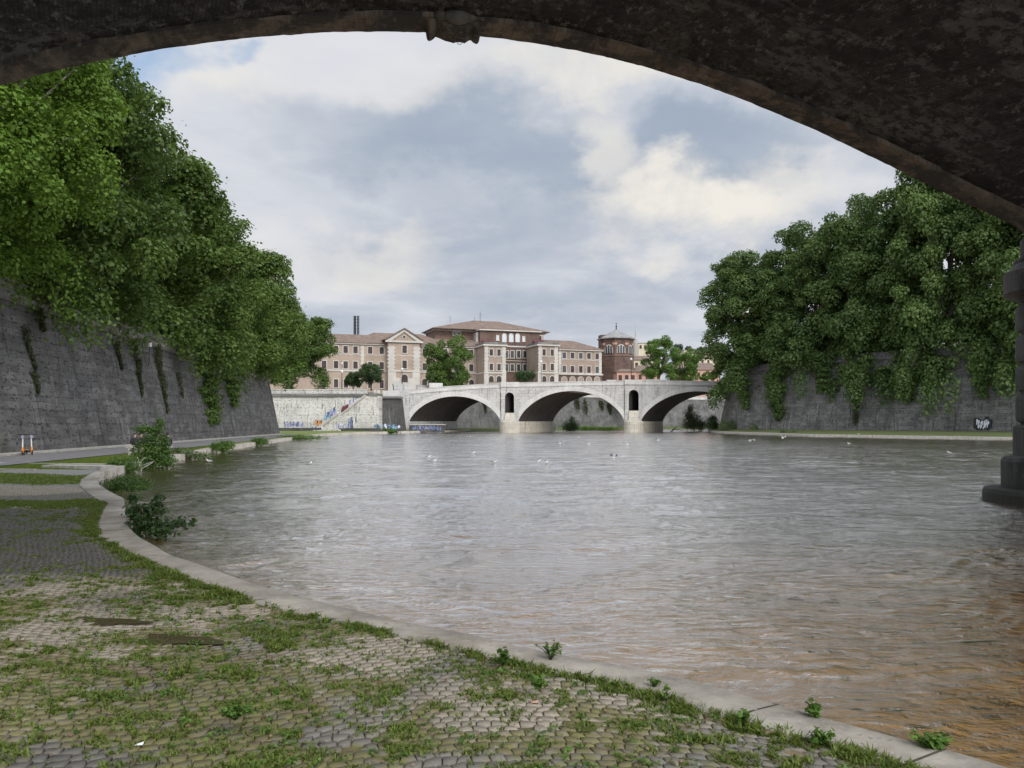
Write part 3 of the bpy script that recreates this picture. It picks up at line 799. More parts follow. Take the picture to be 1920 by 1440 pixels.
def spandrel(y0, y1):
    V = []; Fs = []; n = len(ss)
    for s_ in ss:
        z = float(arch_z(s_))+.5
        V += [(s_, y0, z), (s_, y1, z), (s_, y1, 13.6), (s_, y0, 13.6)]
    for i in range(n-1):
        for k in range(4): Fs.append((i*4+k, i*4+(k+1) % 4, (i+1)*4+(k+1) % 4, (i+1)*4+k))
    mb = MB(); mb.add(V, Fs); mb.build('spandrel_wall', M['stone_weathered_dark'], nb)
spandrel(-.9, .0); spandrel(-DEP+.2, -DEP+1)
mb = MB(); mb.box(sA-3, sB+26, -DEP-.3, .35, 13.604, 14.3); mb.build('deck', M['stone_weathered_dark'], nb)
mb = MB(); mb.box(sA-3, sB+26, .0, .3, 14.304, 15.3); mb.build('parapet', M['stone_weathered_dark'], nb); mb = MB(); mb.box(sA-3, sB+26, -DEP-.2, -DEP+.1, 14.304, 15.3); mb.build('parapet', M['stone_weathered_dark'], nb)
mb = MB(); mb.box(sA-8, sA, -DEP, .0, -1, 13.59); mb.build('abutment', M['stone_weathered_dark'], nb)
# river pier with its rounded, rusticated cutwater
def local(x, y):
    dx, dy = x-X0B, y-Y0B; return (dx*DB[0]+dy*DB[1], dx*AB[0]+dy*AB[1])
cx, cy = local(15.45, 22.0)
t = newmat('pier_stone'); p = t.pos(); n = t.noise(t.map(p, (1, 1, .25)), 1.4, 5, .65); n2 = t.noise(p, 9, 5, .7); n3 = t.noise(p, .7, 4)
cc = t.mix(t.mr(n, .35, .7), (.022, .022, .021), (.075, .074, .07)); cc = t.mix(t.math('MULTIPLY', t.mr(n2, .55, .7), .5), cc, (.14, .137, .13))
z_ = t.n('SeparateXYZ', {0: p}).outputs[2]
cc = t.mix(t.mr(t.math('ADD', z_, n3), 1.4, .6), cc, (.035, .037, .03))
t.out(t.pbsdf(cc, .85, bump=n2, bs=.6, bd=.03))
pier = MB(); pier.box(sB, sB+2.6, -DEP, 0, -1.5, 13.59); pier.box(sB+.2, sB+2.1, .002, cy, -1.5, 7.2); 
pr = [(1.43, -1.5), (1.43, 2.05), (1.34, 2.12)]
prev = 2.12
for zt_ in (3.0, 3.8, 4.65, 5.5):
    pr += [(1.24, prev+.005), (1.24, prev+.05), (1.33, prev+.09), (1.365, prev+.2), (1.365, zt_-.16), (1.33, zt_-.06), (1.24, zt_-.02)]; prev = zt_
pr += [(1.24, 5.52), (1.45, 5.68), (1.63, 5.76), (1.66, 5.8), (1.66, 6.36), (1.60, 6.40), (1.40, 6.62), (1.42, 6.66), (1.42, 6.72), (1.25, 6.78), (1.25, 7.3), (.4, 7.9), (0, 8.0)]
pobj = pier.build('pier', M['pier_stone'], nb)
mb = MB(); mb.lathe(pr, (cx, cy), 56); mb.build('cutwater', M['pier_stone'], pobj, smooth=False)
mb = MB(); mb.lathe([(0, -1.5), (2.18, -1.5), (2.18, .22), (2.14, .33), (1.72, .36), (1.72, 1.1), (1.66, 1.2), (1.44, 1.26), (1.44, 1.3), (0, 1.3)], (cx, cy), 56); mb.build('base', M['pier_stone'], pobj)
# worn keystone carving hanging from the crown
kp = [(378,180),(378,205),(382,235),(388,260),(400,272),(420,266),(435,255),(450,240),(480,252),(520,270),(550,277),(580,286),(600,279),(640,281),(660,288),(690,268),(705,265),(722,282),(745,293),(758,288),(766,272),(772,235),(772,190)]
pts = []
for x, y in kp:
    px, py = 700+x/3.84, y/3.84; tt = (px-960)/F; Y = (Y0B-KB*X0B)/(1-KB*tt); X = tt*Y
    pts.append(((X-X0B)*NB, H+(HOR-py)/F*Y))
mb = MB(); mb.prism_xz(pts, -.55, .16)
ks = mb.build('keystone', M['ring_stone'], nb)
mb = MB(); sm = sum(q[0] for q in pts)/len(pts)
zc = float(arch_z(sm))
mb.ell((sm+.05, -.62, zc-.0), (.30, .16, .15), 12, 8); mb.ell((sm-.28, -.6, zc+.02), (.16, .12, .10), 10, 6); mb.ell((sm+.33, -.58, zc+.01), (.15, .1, .09), 10, 6)
mb.build('carving', M['stone_weathered_dark'], ks, smooth=True)
mb = MB(); mb.tube([(sm+.13+.06*math.cos(a_/12*2*math.pi), -.1, zc-.26+.06*math.sin(a_/12*2*math.pi)) for a_ in range(13)], .006, 5, False); mb.build('iron_ring', M['dark_metal'], ks)

# ================================================================== far bridge
A0 = Vector((-20.48, 160.0)); DD = (Vector((42.9, 174.0))-A0).normalized(); NF = Vector((DD.y, -DD.x))   # NF points to the viewer
WS = Vector((math.sin(R(24)), math.cos(R(24))))*20.0                                                       # the skewed passage through the piers
def bs(px):
    tt = (px-960)/F; return (tt*A0.y-A0.x)/(DD.x-tt*DD.y)
def bY(px): return A0.y+DD.y*bs(px)
def bz(px, py): return H+(HOR-py)/F*bY(px)
def Bp(s, z, out=0.0, w=0.0):
    q = A0+DD*s+NF*out+WS*w; return (q.x, q.y, z)
top_px = [(735,731),(768,730.5),(800,727.5),(850,723.5),(900,720.5),(945,718.5),(968,717.5),(1030,716),(1090,714.8),(1168,714),(1203,713.4),(1260,713.6),(1330,714.5),(1450,716.5),(1520,718)]
tS = [bs(a) for a, b in top_px]; tZ = [bz(a, b) for a, b in top_px]
def topz(s): return float(np.interp(s, tS, tZ))-.35
arches = []
for (l, r, ay) in ((768, 938, 743), (972, 1170, 733), (1202, 1412, 733.5)):
    s0, s1 = bs(l), bs(r); zs = bz((l+r)/2, 790.0); za = bz((l+r)/2, ay); arches.append((s0, s1, zs, za))
def intr(s):
    for s0, s1, zs, za in arches:
        if s0 <= s <= s1:
            u = (2*s-s0-s1)/(s1-s0)
            rise = za-zs; w_ = (s1-s0)/2; Rr = (w_*w_+rise*rise)/(2*rise)
            zc_ = math.sqrt(max(0, Rr*Rr-(u*w_)**2))-(Rr-rise)
            ze = rise*math.sqrt(max(0, 1-u*u))
            return zs+.6*zc_+.4*ze
    return None
fb = empty('arch_bridge', (A0.x+DD.x*30, A0.y+DD.y*30, 0)); tag(fb, 'pale travertine road bridge of three low arches crossing the river ahead', 'bridge')
pil = [(bs(938.5)+.02, bs(971.5)-.02, 946, 963, 736, 774), (bs(1170.5)+.02, bs(1201.5)-.02, 1177.5, 1196, 731, 770)]
# spandrel walls with soffits
mb = MB(); mv = MB(); mr_ = MB()
def arch_piece(s0, s1):
    sl = [s0+(s1-s0)*(1-math.cos(math.pi*k/56))/2 for k in range(57)]
    for q0, q1 in zip(sl[:-1], sl[1:]):
        z0, z1 = intr(q0), intr(q1); t0, t1 = topz(q0), topz(q1)
        mb.add([Bp(q0, z0), Bp(q1, z1), Bp(q1, t1), Bp(q0, t0)], [(0, 1, 2, 3)])
        mb.add([Bp(q0, z0, 0, 1), Bp(q1, z1, 0, 1), Bp(q1, t1, 0, 1), Bp(q0, t0, 0, 1)], [(3, 2, 1, 0)])
        mv.add([Bp(q0, z0, 0, 0), Bp(q1, z1, 0, 0), Bp(q1, z1, 0, 1), Bp(q0, z0, 0, 1)], [(0, 3, 2, 1)])
        # ring
        def up(q, z, w):
            e = .25; za = intr(max(s0, q-e)); zb_ = intr(min(s1, q+e)); dx = min(s1, q+e)-max(s0, q-e)
            n_ = Vector((-(zb_-za), dx)).normalized(); return q+n_.x*w, z+n_.y*w
        a1, b1 = up(q0, z0, .95), up(q1, z1, .95)
        mr_.add([Bp(q0, z0-.02, .10), Bp(q1, z1-.02, .10), Bp(b1[0], b1[1], .10), Bp(a1[0], a1[1], .10), Bp(q0, z0-.02, 0), Bp(q1, z1-.02, 0), Bp(b1[0], b1[1], 0), Bp(a1[0], a1[1], 0)],
                [(0, 1, 2, 3), (0, 4, 5, 1), (3, 2, 6, 7)])
for s0, s1, zs, za in arches:
    arch_piece(s0, s1)
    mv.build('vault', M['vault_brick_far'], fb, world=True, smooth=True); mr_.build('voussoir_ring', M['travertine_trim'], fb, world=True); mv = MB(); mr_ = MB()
# deck
mb.add([Bp(bs(740), 7.6, -.2), Bp(bs(1500), 10.0, -.2), Bp(bs(1500), 10.0, 0, 1), Bp(bs(740), 7.6, 0, 1)], [(0, 1, 2, 3)])
fw = mb.build('spandrel_wall', M['travertine_bridge'], fb, world=True)
for i, (p0, p1, nx0, nx1, ny0, ny1) in enumerate(pil):
    mb = MB(); zsp = arches[i][2]
    n0, n1 = bs(nx0), bs(nx1); zn1 = bz((nx0+nx1)/2, ny0); zn0 = bz((nx0+nx1)/2, ny1); rr = (n1-n0)/2; cxn = (n0+n1)/2
    O = .45
    def quad(a_, b_, c_, d_, o=O): mb.add([Bp(*a_, o), Bp(*b_, o), Bp(*c_, o), Bp(*d_, o)], [(0, 1, 2, 3)])
    quad((p0, zsp), (n0, zsp), (n0, topz(n0)), (p0, topz(p0))); quad((n1, zsp), (p1, zsp), (p1, topz(p1)), (n1, topz(n1)))
    quad((n0, zsp), (n1, zsp), (n1, zn0), (n0, zn0))
    K = 12; arcp = [(cxn-rr*math.cos(math.pi*k/K), zn1-rr+rr*math.sin(math.pi*k/K)) for k in range(K+1)]
    for (xa, za), (xb, zb) in zip(arcp[:-1], arcp[1:]): quad((xa, za), (xb, zb), (xb, topz(xb)), (xa, topz(xa)))
    ring_ = [(n0, zn0)]+arcp+[(n1, zn0)]
    mi = MB()
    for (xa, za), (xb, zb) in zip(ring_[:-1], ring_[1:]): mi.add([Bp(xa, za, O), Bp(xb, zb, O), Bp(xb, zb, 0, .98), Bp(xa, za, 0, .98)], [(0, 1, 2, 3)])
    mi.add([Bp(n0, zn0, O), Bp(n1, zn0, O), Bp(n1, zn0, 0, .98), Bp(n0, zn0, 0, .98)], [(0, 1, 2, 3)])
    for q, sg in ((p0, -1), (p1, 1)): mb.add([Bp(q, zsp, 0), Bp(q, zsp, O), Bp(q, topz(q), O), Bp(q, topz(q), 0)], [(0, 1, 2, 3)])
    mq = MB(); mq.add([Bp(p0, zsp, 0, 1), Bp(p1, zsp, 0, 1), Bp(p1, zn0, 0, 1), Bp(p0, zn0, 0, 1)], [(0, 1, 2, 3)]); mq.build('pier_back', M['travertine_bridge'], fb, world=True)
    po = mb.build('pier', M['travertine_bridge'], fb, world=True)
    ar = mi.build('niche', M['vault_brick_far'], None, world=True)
    ar.parent = po; ar.location = ar.location-Vector(po.location)-Vector(fb.location) if False else ar.location-Vector(fb.location)
    # base plinth running back under the bridge and its rounded cutwater in front
    mb = MB(); zt_ = zsp-.02
    b0, b1 = p0-.35, p1+.35
    pts4 = [Bp(b0, -1.5, .6), Bp(b1, -1.5, .6), Bp(b1, -1.5, -.6, 1.0), Bp(b0, -1.5, -.6, 1.0)]
    mb.add(pts4+[(q[0], q[1], zt_) for q in pts4], [(0, 3, 2, 1), (4, 5, 6, 7), (0, 1, 5, 4), (1, 2, 6, 5), (2, 3, 7, 6), (3, 0, 4, 7)])
    cm = (b0+b1)/2; hw = (b1-b0)/2
    rim = [Bp(cm+hw*math.cos(-math.pi*k/14)*(1), 0, .602+hw*.95*math.sin(math.pi*k/14)) for k in range(15)]
    n = len(rim)
    mb.add([(q[0], q[1], -1.5) for q in rim]+[(q[0], q[1], zt_-.1) for q in rim]+[Bp(cm, zt_+.95, .62)],
           [(k, k+1, k+1+n, k+n) for k in range(n-1)]+[(n+k, n+k+1, 2*n) for k in range(n-1)])
    bo = mb.build('pier_base', M['pier_base_stone'], fb, world=True)
    # sloping stone below the niche
    mb = MB(); zz = zn0
    mb.add([Bp(n0-.25, zt_+.5, O+.02), Bp(n1+.25, zt_+.5, O+.02), Bp(n1, zz, O+.02), Bp(n0, zz, O+.02), Bp(n0-.25, zt_, O+.75), Bp(n1+.25, zt_, O+.75), Bp(n1, zz-.15, O+.25), Bp(n0, zz-.15, O+.25)],
           [(4, 5, 6, 7), (7, 6, 2, 3), (0, 4, 7, 3), (5, 1, 2, 6)])
    mb.build('niche_apron', M['pier_base_stone'], fb, world=True)
# abutments
mb = MB()
def bprism(s0, s1, o0, o1, z0, z1, w=0):
    p4 = [Bp(s0, z0, o0), Bp(s1, z0, o0), Bp(s1, z0, o1, w), Bp(s0, z0, o1, w)]
    mb.add(p4+[(q[0], q[1], z1) for q in p4], [(0, 3, 2, 1), (4, 5, 6, 7), (0, 1, 5, 4), (1, 2, 6, 5), (2, 3, 7, 6), (3, 0, 4, 7)])
# left abutment pylon, wider at its foot
zt_ = bz(750, 720)
l0, l1 = bs(737), bs(765.5)
mb.add([Bp(bs(751), .2, 1.0), Bp(bs(768), .2, 1.0), Bp(bs(768), .2, -2), Bp(bs(751), .2, -2), Bp(l0, zt_, .55), Bp(l1, zt_, .55), Bp(l1, zt_, -2), Bp(l0, zt_, -2)],
       [(0, 3, 2, 1), (4, 5, 6, 7), (0, 1, 5, 4), (1, 2, 6, 5), (2, 3, 7, 6), (3, 0, 4, 7)])
mb.build('pylon', M['travertine_bridge'], fb, world=True)
mb = MB(); bprism(bs(752), arches[0][0]-.02, 0, -.01, .1, 8.0, 1); mb.build('abutment', M['travertine_bridge'], fb, world=True); mb = MB(); bprism(arches[2][1]+.02, arches[2][1]+9, .0, -.01, -1, 10.2, 1); mb.build('abutment', M['travertine_bridge'], fb, world=True)
# parapet, coping and the taller blocks over the piers
mb = MB(); mc = MB()
sl = np.linspace(bs(766), bs(1500), 90)
for w in (0, 1):
  mb = MB(); mc = MB()
  for q0, q1 in zip(sl[:-1], sl[1:]):
    for (o0, o1, dz0, dz1, tgt) in ((.12, -.4, -.55, -.42, mc), (.02, -.38, -.41, .22, mb), (.10, -.46, .224, .36, mc)):
        t0, t1 = topz(q0), topz(q1)
        vs = [Bp(q0, t0+dz0, o0, w), Bp(q1, t1+dz0, o0, w), Bp(q1, t1+dz1, o0, w), Bp(q0, t0+dz1, o0, w), Bp(q0, t0+dz0, o1, w), Bp(q1, t1+dz0, o1, w), Bp(q1, t1+dz1, o1, w), Bp(q0, t0+dz1, o1, w)]
        tgt.add(vs, [(0, 1, 2, 3), (5, 4, 7, 6), (3, 2, 6, 7), (1, 0, 4, 5)])
  mb.build('parapet', M['travertine_trim'], fb, world=True); mc.build('coping', M['travertine_trim'], fb, world=True)
mb = MB()
for p0, p1 in ((pil[0][0], pil[0][1]), (pil[1][0], pil[1][1])):
    mb = MB(); bprism(p0-.1, p1+.1, .62, -.6, topz((p0+p1)/2)-.5, topz((p0+p1)/2)+.52); mb.build('parapet_block', M['travertine_trim'], fb, world=True)
mb = MB(); bprism(bs(806), bs(831), -.8, -1.8, topz(bs(818)), topz(bs(818))+1.25)
mb.build('parapet_block', M['travertine_trim'], fb, world=True); mb = MB(); bprism(bs(1141), bs(1158), -.8, -1.6, topz(bs(1150)), topz(bs(1150))+.62); mb.build('parapet_block', M['travertine_trim'], fb, world=True); mb = MB(); bprism(bs(1215), bs(1254), -.8, -1.8, topz(bs(1230)), topz(bs(1230))+.62)
mb.build('parapet_block', M['travertine_trim'], fb, world=True)

# ================================================================== pale wall with the river stair
def XZ(px, py, Y): q = P(px, py, Y); return (q.x, q.z)
YW = 150.0
sw = empty('embankment_wall', (-38, YW, .4)); tag(sw, 'pale streaked embankment wall with a diagonal stair and graffiti beside the bridge', 'wall')
zt_ = P(600, 743, YW).z
zb_ = .4
mb = MB()
bat = 1.0
xl = -56.0; xr = P(711, 743, YW).x
mb.add([(xl, YW, -1), (xr, YW, -1), (xr, YW+bat, zt_), (xl, YW+bat, zt_), (xl, YW+3, -1), (xr, YW+3, -1), (xr, YW+3, zt_), (xl, YW+3, zt_)],
       [(0, 1, 2, 3), (5, 4, 7, 6), (3, 2, 6, 7), (1, 5, 6, 2), (4, 0, 3, 7)])
mb.build('wall_face', M['travertine_streaked'], sw, world=True)
# stair flight standing proud of the wall
st = [XZ(606, 809, 147.4), XZ(606, 800, 147.4), XZ(634, 777.5, 147.4), XZ(642, 777, 147.4), XZ(686, 742.5, 147.4), XZ(711, 742, 147.4), XZ(711, 809, 147.4)]
mb = MB(); mb.prism_xz(st, 147.4, YW+.9); mb.build('stair_wall', M['travertine_streaked'], sw, world=True)
mb = MB()
for (a_, b_) in ((st[1], st[2]), (st[3], st[4])):
    d = Vector((b_[0]-a_[0], b_[1]-a_[1])).normalized(); n_ = Vector((-d.y, d.x))
    mb.prism_xz([(a_[0], a_[1]+.01), (b_[0], b_[1]+.01), (b_[0]+n_.x*.32, b_[1]+n_.y*.32), (a_[0]+n_.x*.32, a_[1]+n_.y*.32)], 147.2, 147.75)
mb.build('stair_parapet', M['slab_stone'], sw, world=True)
mb = MB()
for (a_, b_, n) in ((st[1], st[2], 16), (st[3], st[4], 20)):
    for k in range(n):
        xa = a_[0]+(b_[0]-a_[0])*k/n; xb = a_[0]+(b_[0]-a_[0])*(k+1)/n; z = a_[1]+(b_[1]-a_[1])*(k+1)/n
        mb.box(xa, xb, 147.78, YW+.7, z-.5, z-.12)
mb.build('stair_flight', M['slab_stone'], sw, world=True)
mb = MB(); mb.box(xl, st[4][0]-.1, YW+.6, YW+3, zt_+.003, zt_+.5); mb.box(st[4][0]+.6, xr+.1, 147.2, YW+3, zt_+.003, zt_+.5); mb.build('cornice', M['coping_stone'], sw, world=True)
mb = MB(); mb.box(xl, st[4][0]-.4, YW+1.05, YW+1.6, zt_+.504, zt_+1.15); mb.box(xl, st[4][0]-.4, YW+.95, YW+1.7, zt_+1.154, zt_+1.35)
mb.box(st[4][0]+1.0, xr+.05, YW+.2, YW+.8, zt_+.504, zt_+1.2); mb.build('parapet', M['travertine_streaked'], sw, world=True)
# darker battered recess between the stair and the bridge
rw_ = empty('embankment_wall', (-23, 152, .4)); tag(rw_, 'narrow dark recessed wall panel between the stair wall and the bridge pylon', 'wall')
mb = MB(); x1 = P(753, 800, 151).x; x2 = P(747, 746, 153).x
z2 = P(730, 747, 153).z
mb.add([(xr+.02, 151, -1), (x1, 151, -1), (x2, 153, z2), (xr+.02, 153, z2), (xr+.02, 157, -1), (x1, 159, -1), (x2, 159, z2), (xr+.02, 157, z2)],
       [(0, 1, 2, 3), (3, 2, 6, 7), (1, 5, 6, 2), (5, 4, 7, 6), (4, 0, 3, 7)])
mb.build('wall_face', M['wall_mossy_dark'], rw_, world=True)
mb = MB(); mb.box(xr+.15, x2+.35, 152.6, 157, z2+.003, z2+.4); mb.build('cornice', M['coping_stone'], rw_, world=True)
mb = MB(); mb.box(xr+.15, x2+.2, 153.1, 153.7, z2+.404, z2+1.5); mb.build('parapet', M['travertine_trim'], rw_, world=True)
# low dark wall along the quay foot
mb = MB(); mb.box(P(636, 800, 145.5).x, P(714, 800, 145.5).x, 145.5, 146.3, .2, 1.05)
tag(mb.build('low_wall', M['wall_mossy_dark'], None, world=True), 'low dark quay wall in front of the pale stair wall', 'wall')
mb = MB(); mb.box(P(500, 800, 147).x, P(600, 800, 147).x, 147, 148, .2, 1.1)
tag(mb.build('low_wall', M['wall_mossy_dark'], None, world=True), 'low dark ledge at the foot of the pale wall left of its stair', 'wall')
# rubble at the stair foot
mb = MB(); rnd = random.Random(5)
for k in range(40):
    q = P(rnd.gauss(617, 9), 809, 144.5+rnd.random()*1.5); r_ = rnd.uniform(.1, .35)
    mb.ell((q.x, q.y, .5+r_*.4), (r_*1.3, r_, r_*.7), 6, 4)
tag(mb.build('rubble_heap', M['slab_stone'], None, world=True), 'small heap of pale rubble at the foot of the stair', 'rubble', kind='stuff')
# fence/hoarding with graffiti under the first arch
mb = MB(); q0 = P(768, 800, 157.5); q1 = P(834, 800, 160.5)
mb.obox(((q0.x+q1.x)/2, (q0.y+q1.y)/2), (q1.x-q0.x, q1.y-q0.y), (q1-q0).length/2, .15, .1, P(800, 797, 159).z)
hd = mb.build('low_wall', M['wall_mossy_dark'], None, world=True); tag(hd, 'dark blue-painted low wall under the left arch of the bridge', 'wall')
mb = MB(); mb.obox(((q0.x+q1.x)/2, (q0.y+q1.y)/2), (q1.x-q0.x, q1.y-q0.y), (q1-q0).length/2+.1, .3, P(800, 797, 159).z+.003, P(800, 795.4, 159).z)
o = mb.build('coping', M['slab_stone'], None, world=True); o.location = o.location-hd.location; o.parent = hd

# embankment seen through the arches
BW = [(-20, 181), (-12, 190), (-2, 205), (12, 224), (25, 240), (42, 253), (62, 264), (100, 280)]
bw = [tuple(q) for q in resample(BW, 50)]
embankment('grey far embankment wall with ivy tufts seen through the bridge arches', bw, [.4]*50, [9.4]*50, 1.8, 1, 'wall_far_stone', par=.8, cop='travertine_trim')
bk = sweep('riverbank', bw, [(-1, 'b', -1.5), (-1, 'b', .5), (2, 'b', .45), (7, 'b', .2), (11, 'b', -.4)], M['bank_grass'], None, 1, [0]*50, [0.25]*50); tag(bk, kind='structure')

# ---- graffiti: strokes of paint on the walls
def graffiti(label, cx0, cx1, z0, z1, plane, mats, n, seed, wd=.10, name='graffiti'):
    """plane(u,z)->world point just proud of the wall; scrawled letter-like loops"""
    rnd = random.Random(seed); mbs = MB()
    for k in range(n):
        u0 = cx0+(cx1-cx0)*(k+.5)/n+rnd.uniform(-.1, .1); h = (z1-z0)*rnd.uniform(.6, 1); w = (cx1-cx0)/n*rnd.uniform(.7, 1.25); zb = z0+rnd.uniform(0, (z1-z0)-h)
        mbs.cm = rnd.randrange(len(mats))
        pts = [(u0+rnd.uniform(-.5, .5)*w, zb+h*rnd.random()) for _ in range(5)]
        P_ = []
        for i in range(len(pts)-1):
            for j in range(5):
                a = j/5; p_ = pts[i]; q_ = pts[i+1]; P_.append((p_[0]*(1-a)+q_[0]*a+.12*w*math.sin(a*3.14+i), p_[1]*(1-a)+q_[1]*a+.1*h*math.sin(a*3.14*2)))
        hw = wd*rnd.uniform(.6, 1.3)
        for (a, b) in zip(P_[:-1], P_[1:]):
            d = Vector((b[0]-a[0], b[1]-a[1]))
            if d.length < 1e-4: continue
            d.normalize(); nn = Vector((-d.y, d.x))*hw; d *= hw*.6
            vs = [plane(a[0]-nn.x-d.x, a[1]-nn.y-d.y), plane(b[0]-nn.x+d.x, b[1]-nn.y+d.y), plane(b[0]+nn.x+d.x, b[1]+nn.y+d.y), plane(a[0]+nn.x-d.x, a[1]+nn.y-d.y)]
            lift = .002*rnd.random()
            mbs.add([(v[0], v[1]-lift, v[2]) for v in vs], [(0, 1, 2, 3)])
    o = mbs.build(name, [M[m_] for m_ in mats], None, world=True); return tag(o, label, 'graffiti')
pl_main = lambda u, z: (u, YW+(z+1)/(zt_+1)*bat-.03, z)
pl_st = lambda u, z: (u, 147.37, z)
def gx(px, Y): return (px-960)/F*Y
zt_w = zt_
graffiti('pale lilac and blue scrawl low on the far left of the streaked wall', gx(533, 150), gx(567, 150), 1.0, 2.3, pl_main, ['paint_lilac', 'paint_blue', 'paint_lilac'], 14, 1, .09)
graffiti('orange splash of graffiti low on the wall left of the stair', gx(590, 149.9), gx(602, 149.9), 1.5, 2.5, pl_main, ['paint_orange', 'paint_orange', 'paint_black'], 10, 2, .12)
graffiti('small blue scrawl under the orange graffiti left of the stair', gx(585, 149.9), gx(603, 149.9), .7, 1.4, pl_main, ['paint_blue', 'paint_white'], 7, 3, .08)
graffiti('teal painted patch on the wall above the lower stair flight', gx(608, 150), gx(628, 150), 2.9, 4.4, lambda u, z: pl_main(u, z+(u-gx(617, 150))*.75), ['paint_teal', 'paint_lilac', 'paint_blue'], 16, 4, .12)
graffiti('maroon painted patch on the wall beside the stair landing', gx(640, 150), gx(651, 150), 4.2, 5.3, lambda u, z: pl_main(u, z+(u-gx(645, 150))*.5), ['paint_maroon'], 16, 5, .19)
graffiti('faint blue lettering on the wall above the upper stair flight', gx(652, 150), gx(672, 150), 5.7, 6.8, lambda u, z: pl_main(u, z+(u-gx(662, 150))*.3), ['paint_lilac', 'paint_white', 'paint_blue'], 9, 6, .08)
graffiti('row of blue and lilac letters along the base of the stair wall', gx(628, 147.4), gx(654, 147.4), .9, 2.0, pl_st, ['paint_blue', 'paint_lilac', 'paint_white'], 16, 7, .08)
graffiti('dark looping letters on the stair wall', gx(654, 147.4), gx(668, 147.4), .8, 3.2, pl_st, ['paint_blue', 'paint_white', 'paint_black'], 7, 8, .07)
graffiti('bright blue and black letters along the foot of the dark recessed panel', gx(702, 147.4), gx(711, 147.4), .9, 1.8, pl_st, ['paint_blue', 'paint_teal', 'paint_black'], 6, 9, .11)
graffiti('light blue tag low on the dark recessed wall panel', gx(712, 151), gx(748, 151), .8, 1.8, lambda u, z: (u, 151+(z+1)/(z2+1)*2-.03, z), ['paint_blue', 'paint_teal', 'paint_white', 'paint_blue'], 18, 10, .11)
dq = (q1-q0).normalized(); nq = Vector((dq.y, -dq.x, 0))
graffiti('pale blue letters on the dark low wall under the left arch', .5, 6.5, .5, 1.5, lambda u, z: tuple(Vector((q0.x, q0.y, z))+dq*u+nq*.17), ['paint_blue', 'paint_lilac', 'paint_blue'], 14, 11, .10)
# right bank tag in white and black
def rwp(u, z):
    Y = 108.0; base = Vector((0, 0)); 
    a_ = Vector((85, 98)); b_ = Vector((72, 117)); d = (b_-a_).normalized(); n_ = Vector((-d.y, d.x))
    if n_.x > 0: n_ = -n_
    q = b_-d*u - n_*((z-.7)/(12.6-.7)*2.0) + n_*.06
    return (q.x, q.y, z)
def rw_u(px):
    a_ = Vector((85, 98)); b_ = Vector((72, 117)); d = (b_-a_).normalized(); t_ = (px-960)/F
    return (b_.x-t_*b_.y)/(d.x-t_*d.y)
graffiti('black painted shape with white outlined letters at the base of the right bank wall', rw_u(1828), rw_u(1856), .9, 2.9, rwp, ['paint_black'], 16, 21, .20)
graffiti('white looping letters over the black painted shape on the right bank wall', rw_u(1829), rw_u(1854), 1.0, 2.6, lambda u, z: (rwp(u, z)[0]-.03, rwp(u, z)[1]-.02, z), ['paint_white'], 9, 22, .07)

# ================================================================== hospital-like palace on the bank
TH = math.atan2(24, 69); D2 = Vector((math.cos(TH), math.sin(TH))); N2 = Vector((math.sin(TH), -math.cos(TH)))
OB = Vector((-47.5, 230.0))
def Ls(px, q=0.0):
    t_ = (px-960)/F; o = OB+N2*q
    return (t_*o.y-o.x)/(D2.x-t_*D2.y)
def LY(px, q=0.0): return OB.y+N2.y*q+D2.y*Ls(px, q)
def Lz(px, py, q=0.0): return H+(HOR-py)/F*LY(px, q)
hb = empty('palace', (OB.x, OB.y, 7.85), TH); tag(hb, 'long peach-plastered palace with tiled roofs and white-quoined wings behind the bridge', 'building')
Z0 = 7.85
def hbox(mb, s0, s1, q0, q1, z0, z1): mb.box(s0, s1, -q1, -q0, z0-Z0, z1-Z0)   # q grows towards the viewer
EV = 25.1
def wall(s0, s1, q0, q1, z1, mat): mb = MB(); hbox(mb, s0, s1, q0, q1, 7.86, z1); return mb.build('wall', M[mat], hb)
def trim(items, name='string_course', mat='stucco_white'):
    mb = MB()
    for it in items: hbox(mb, *it)
    return mb.build(name, M[mat], hb)
_wm = {}
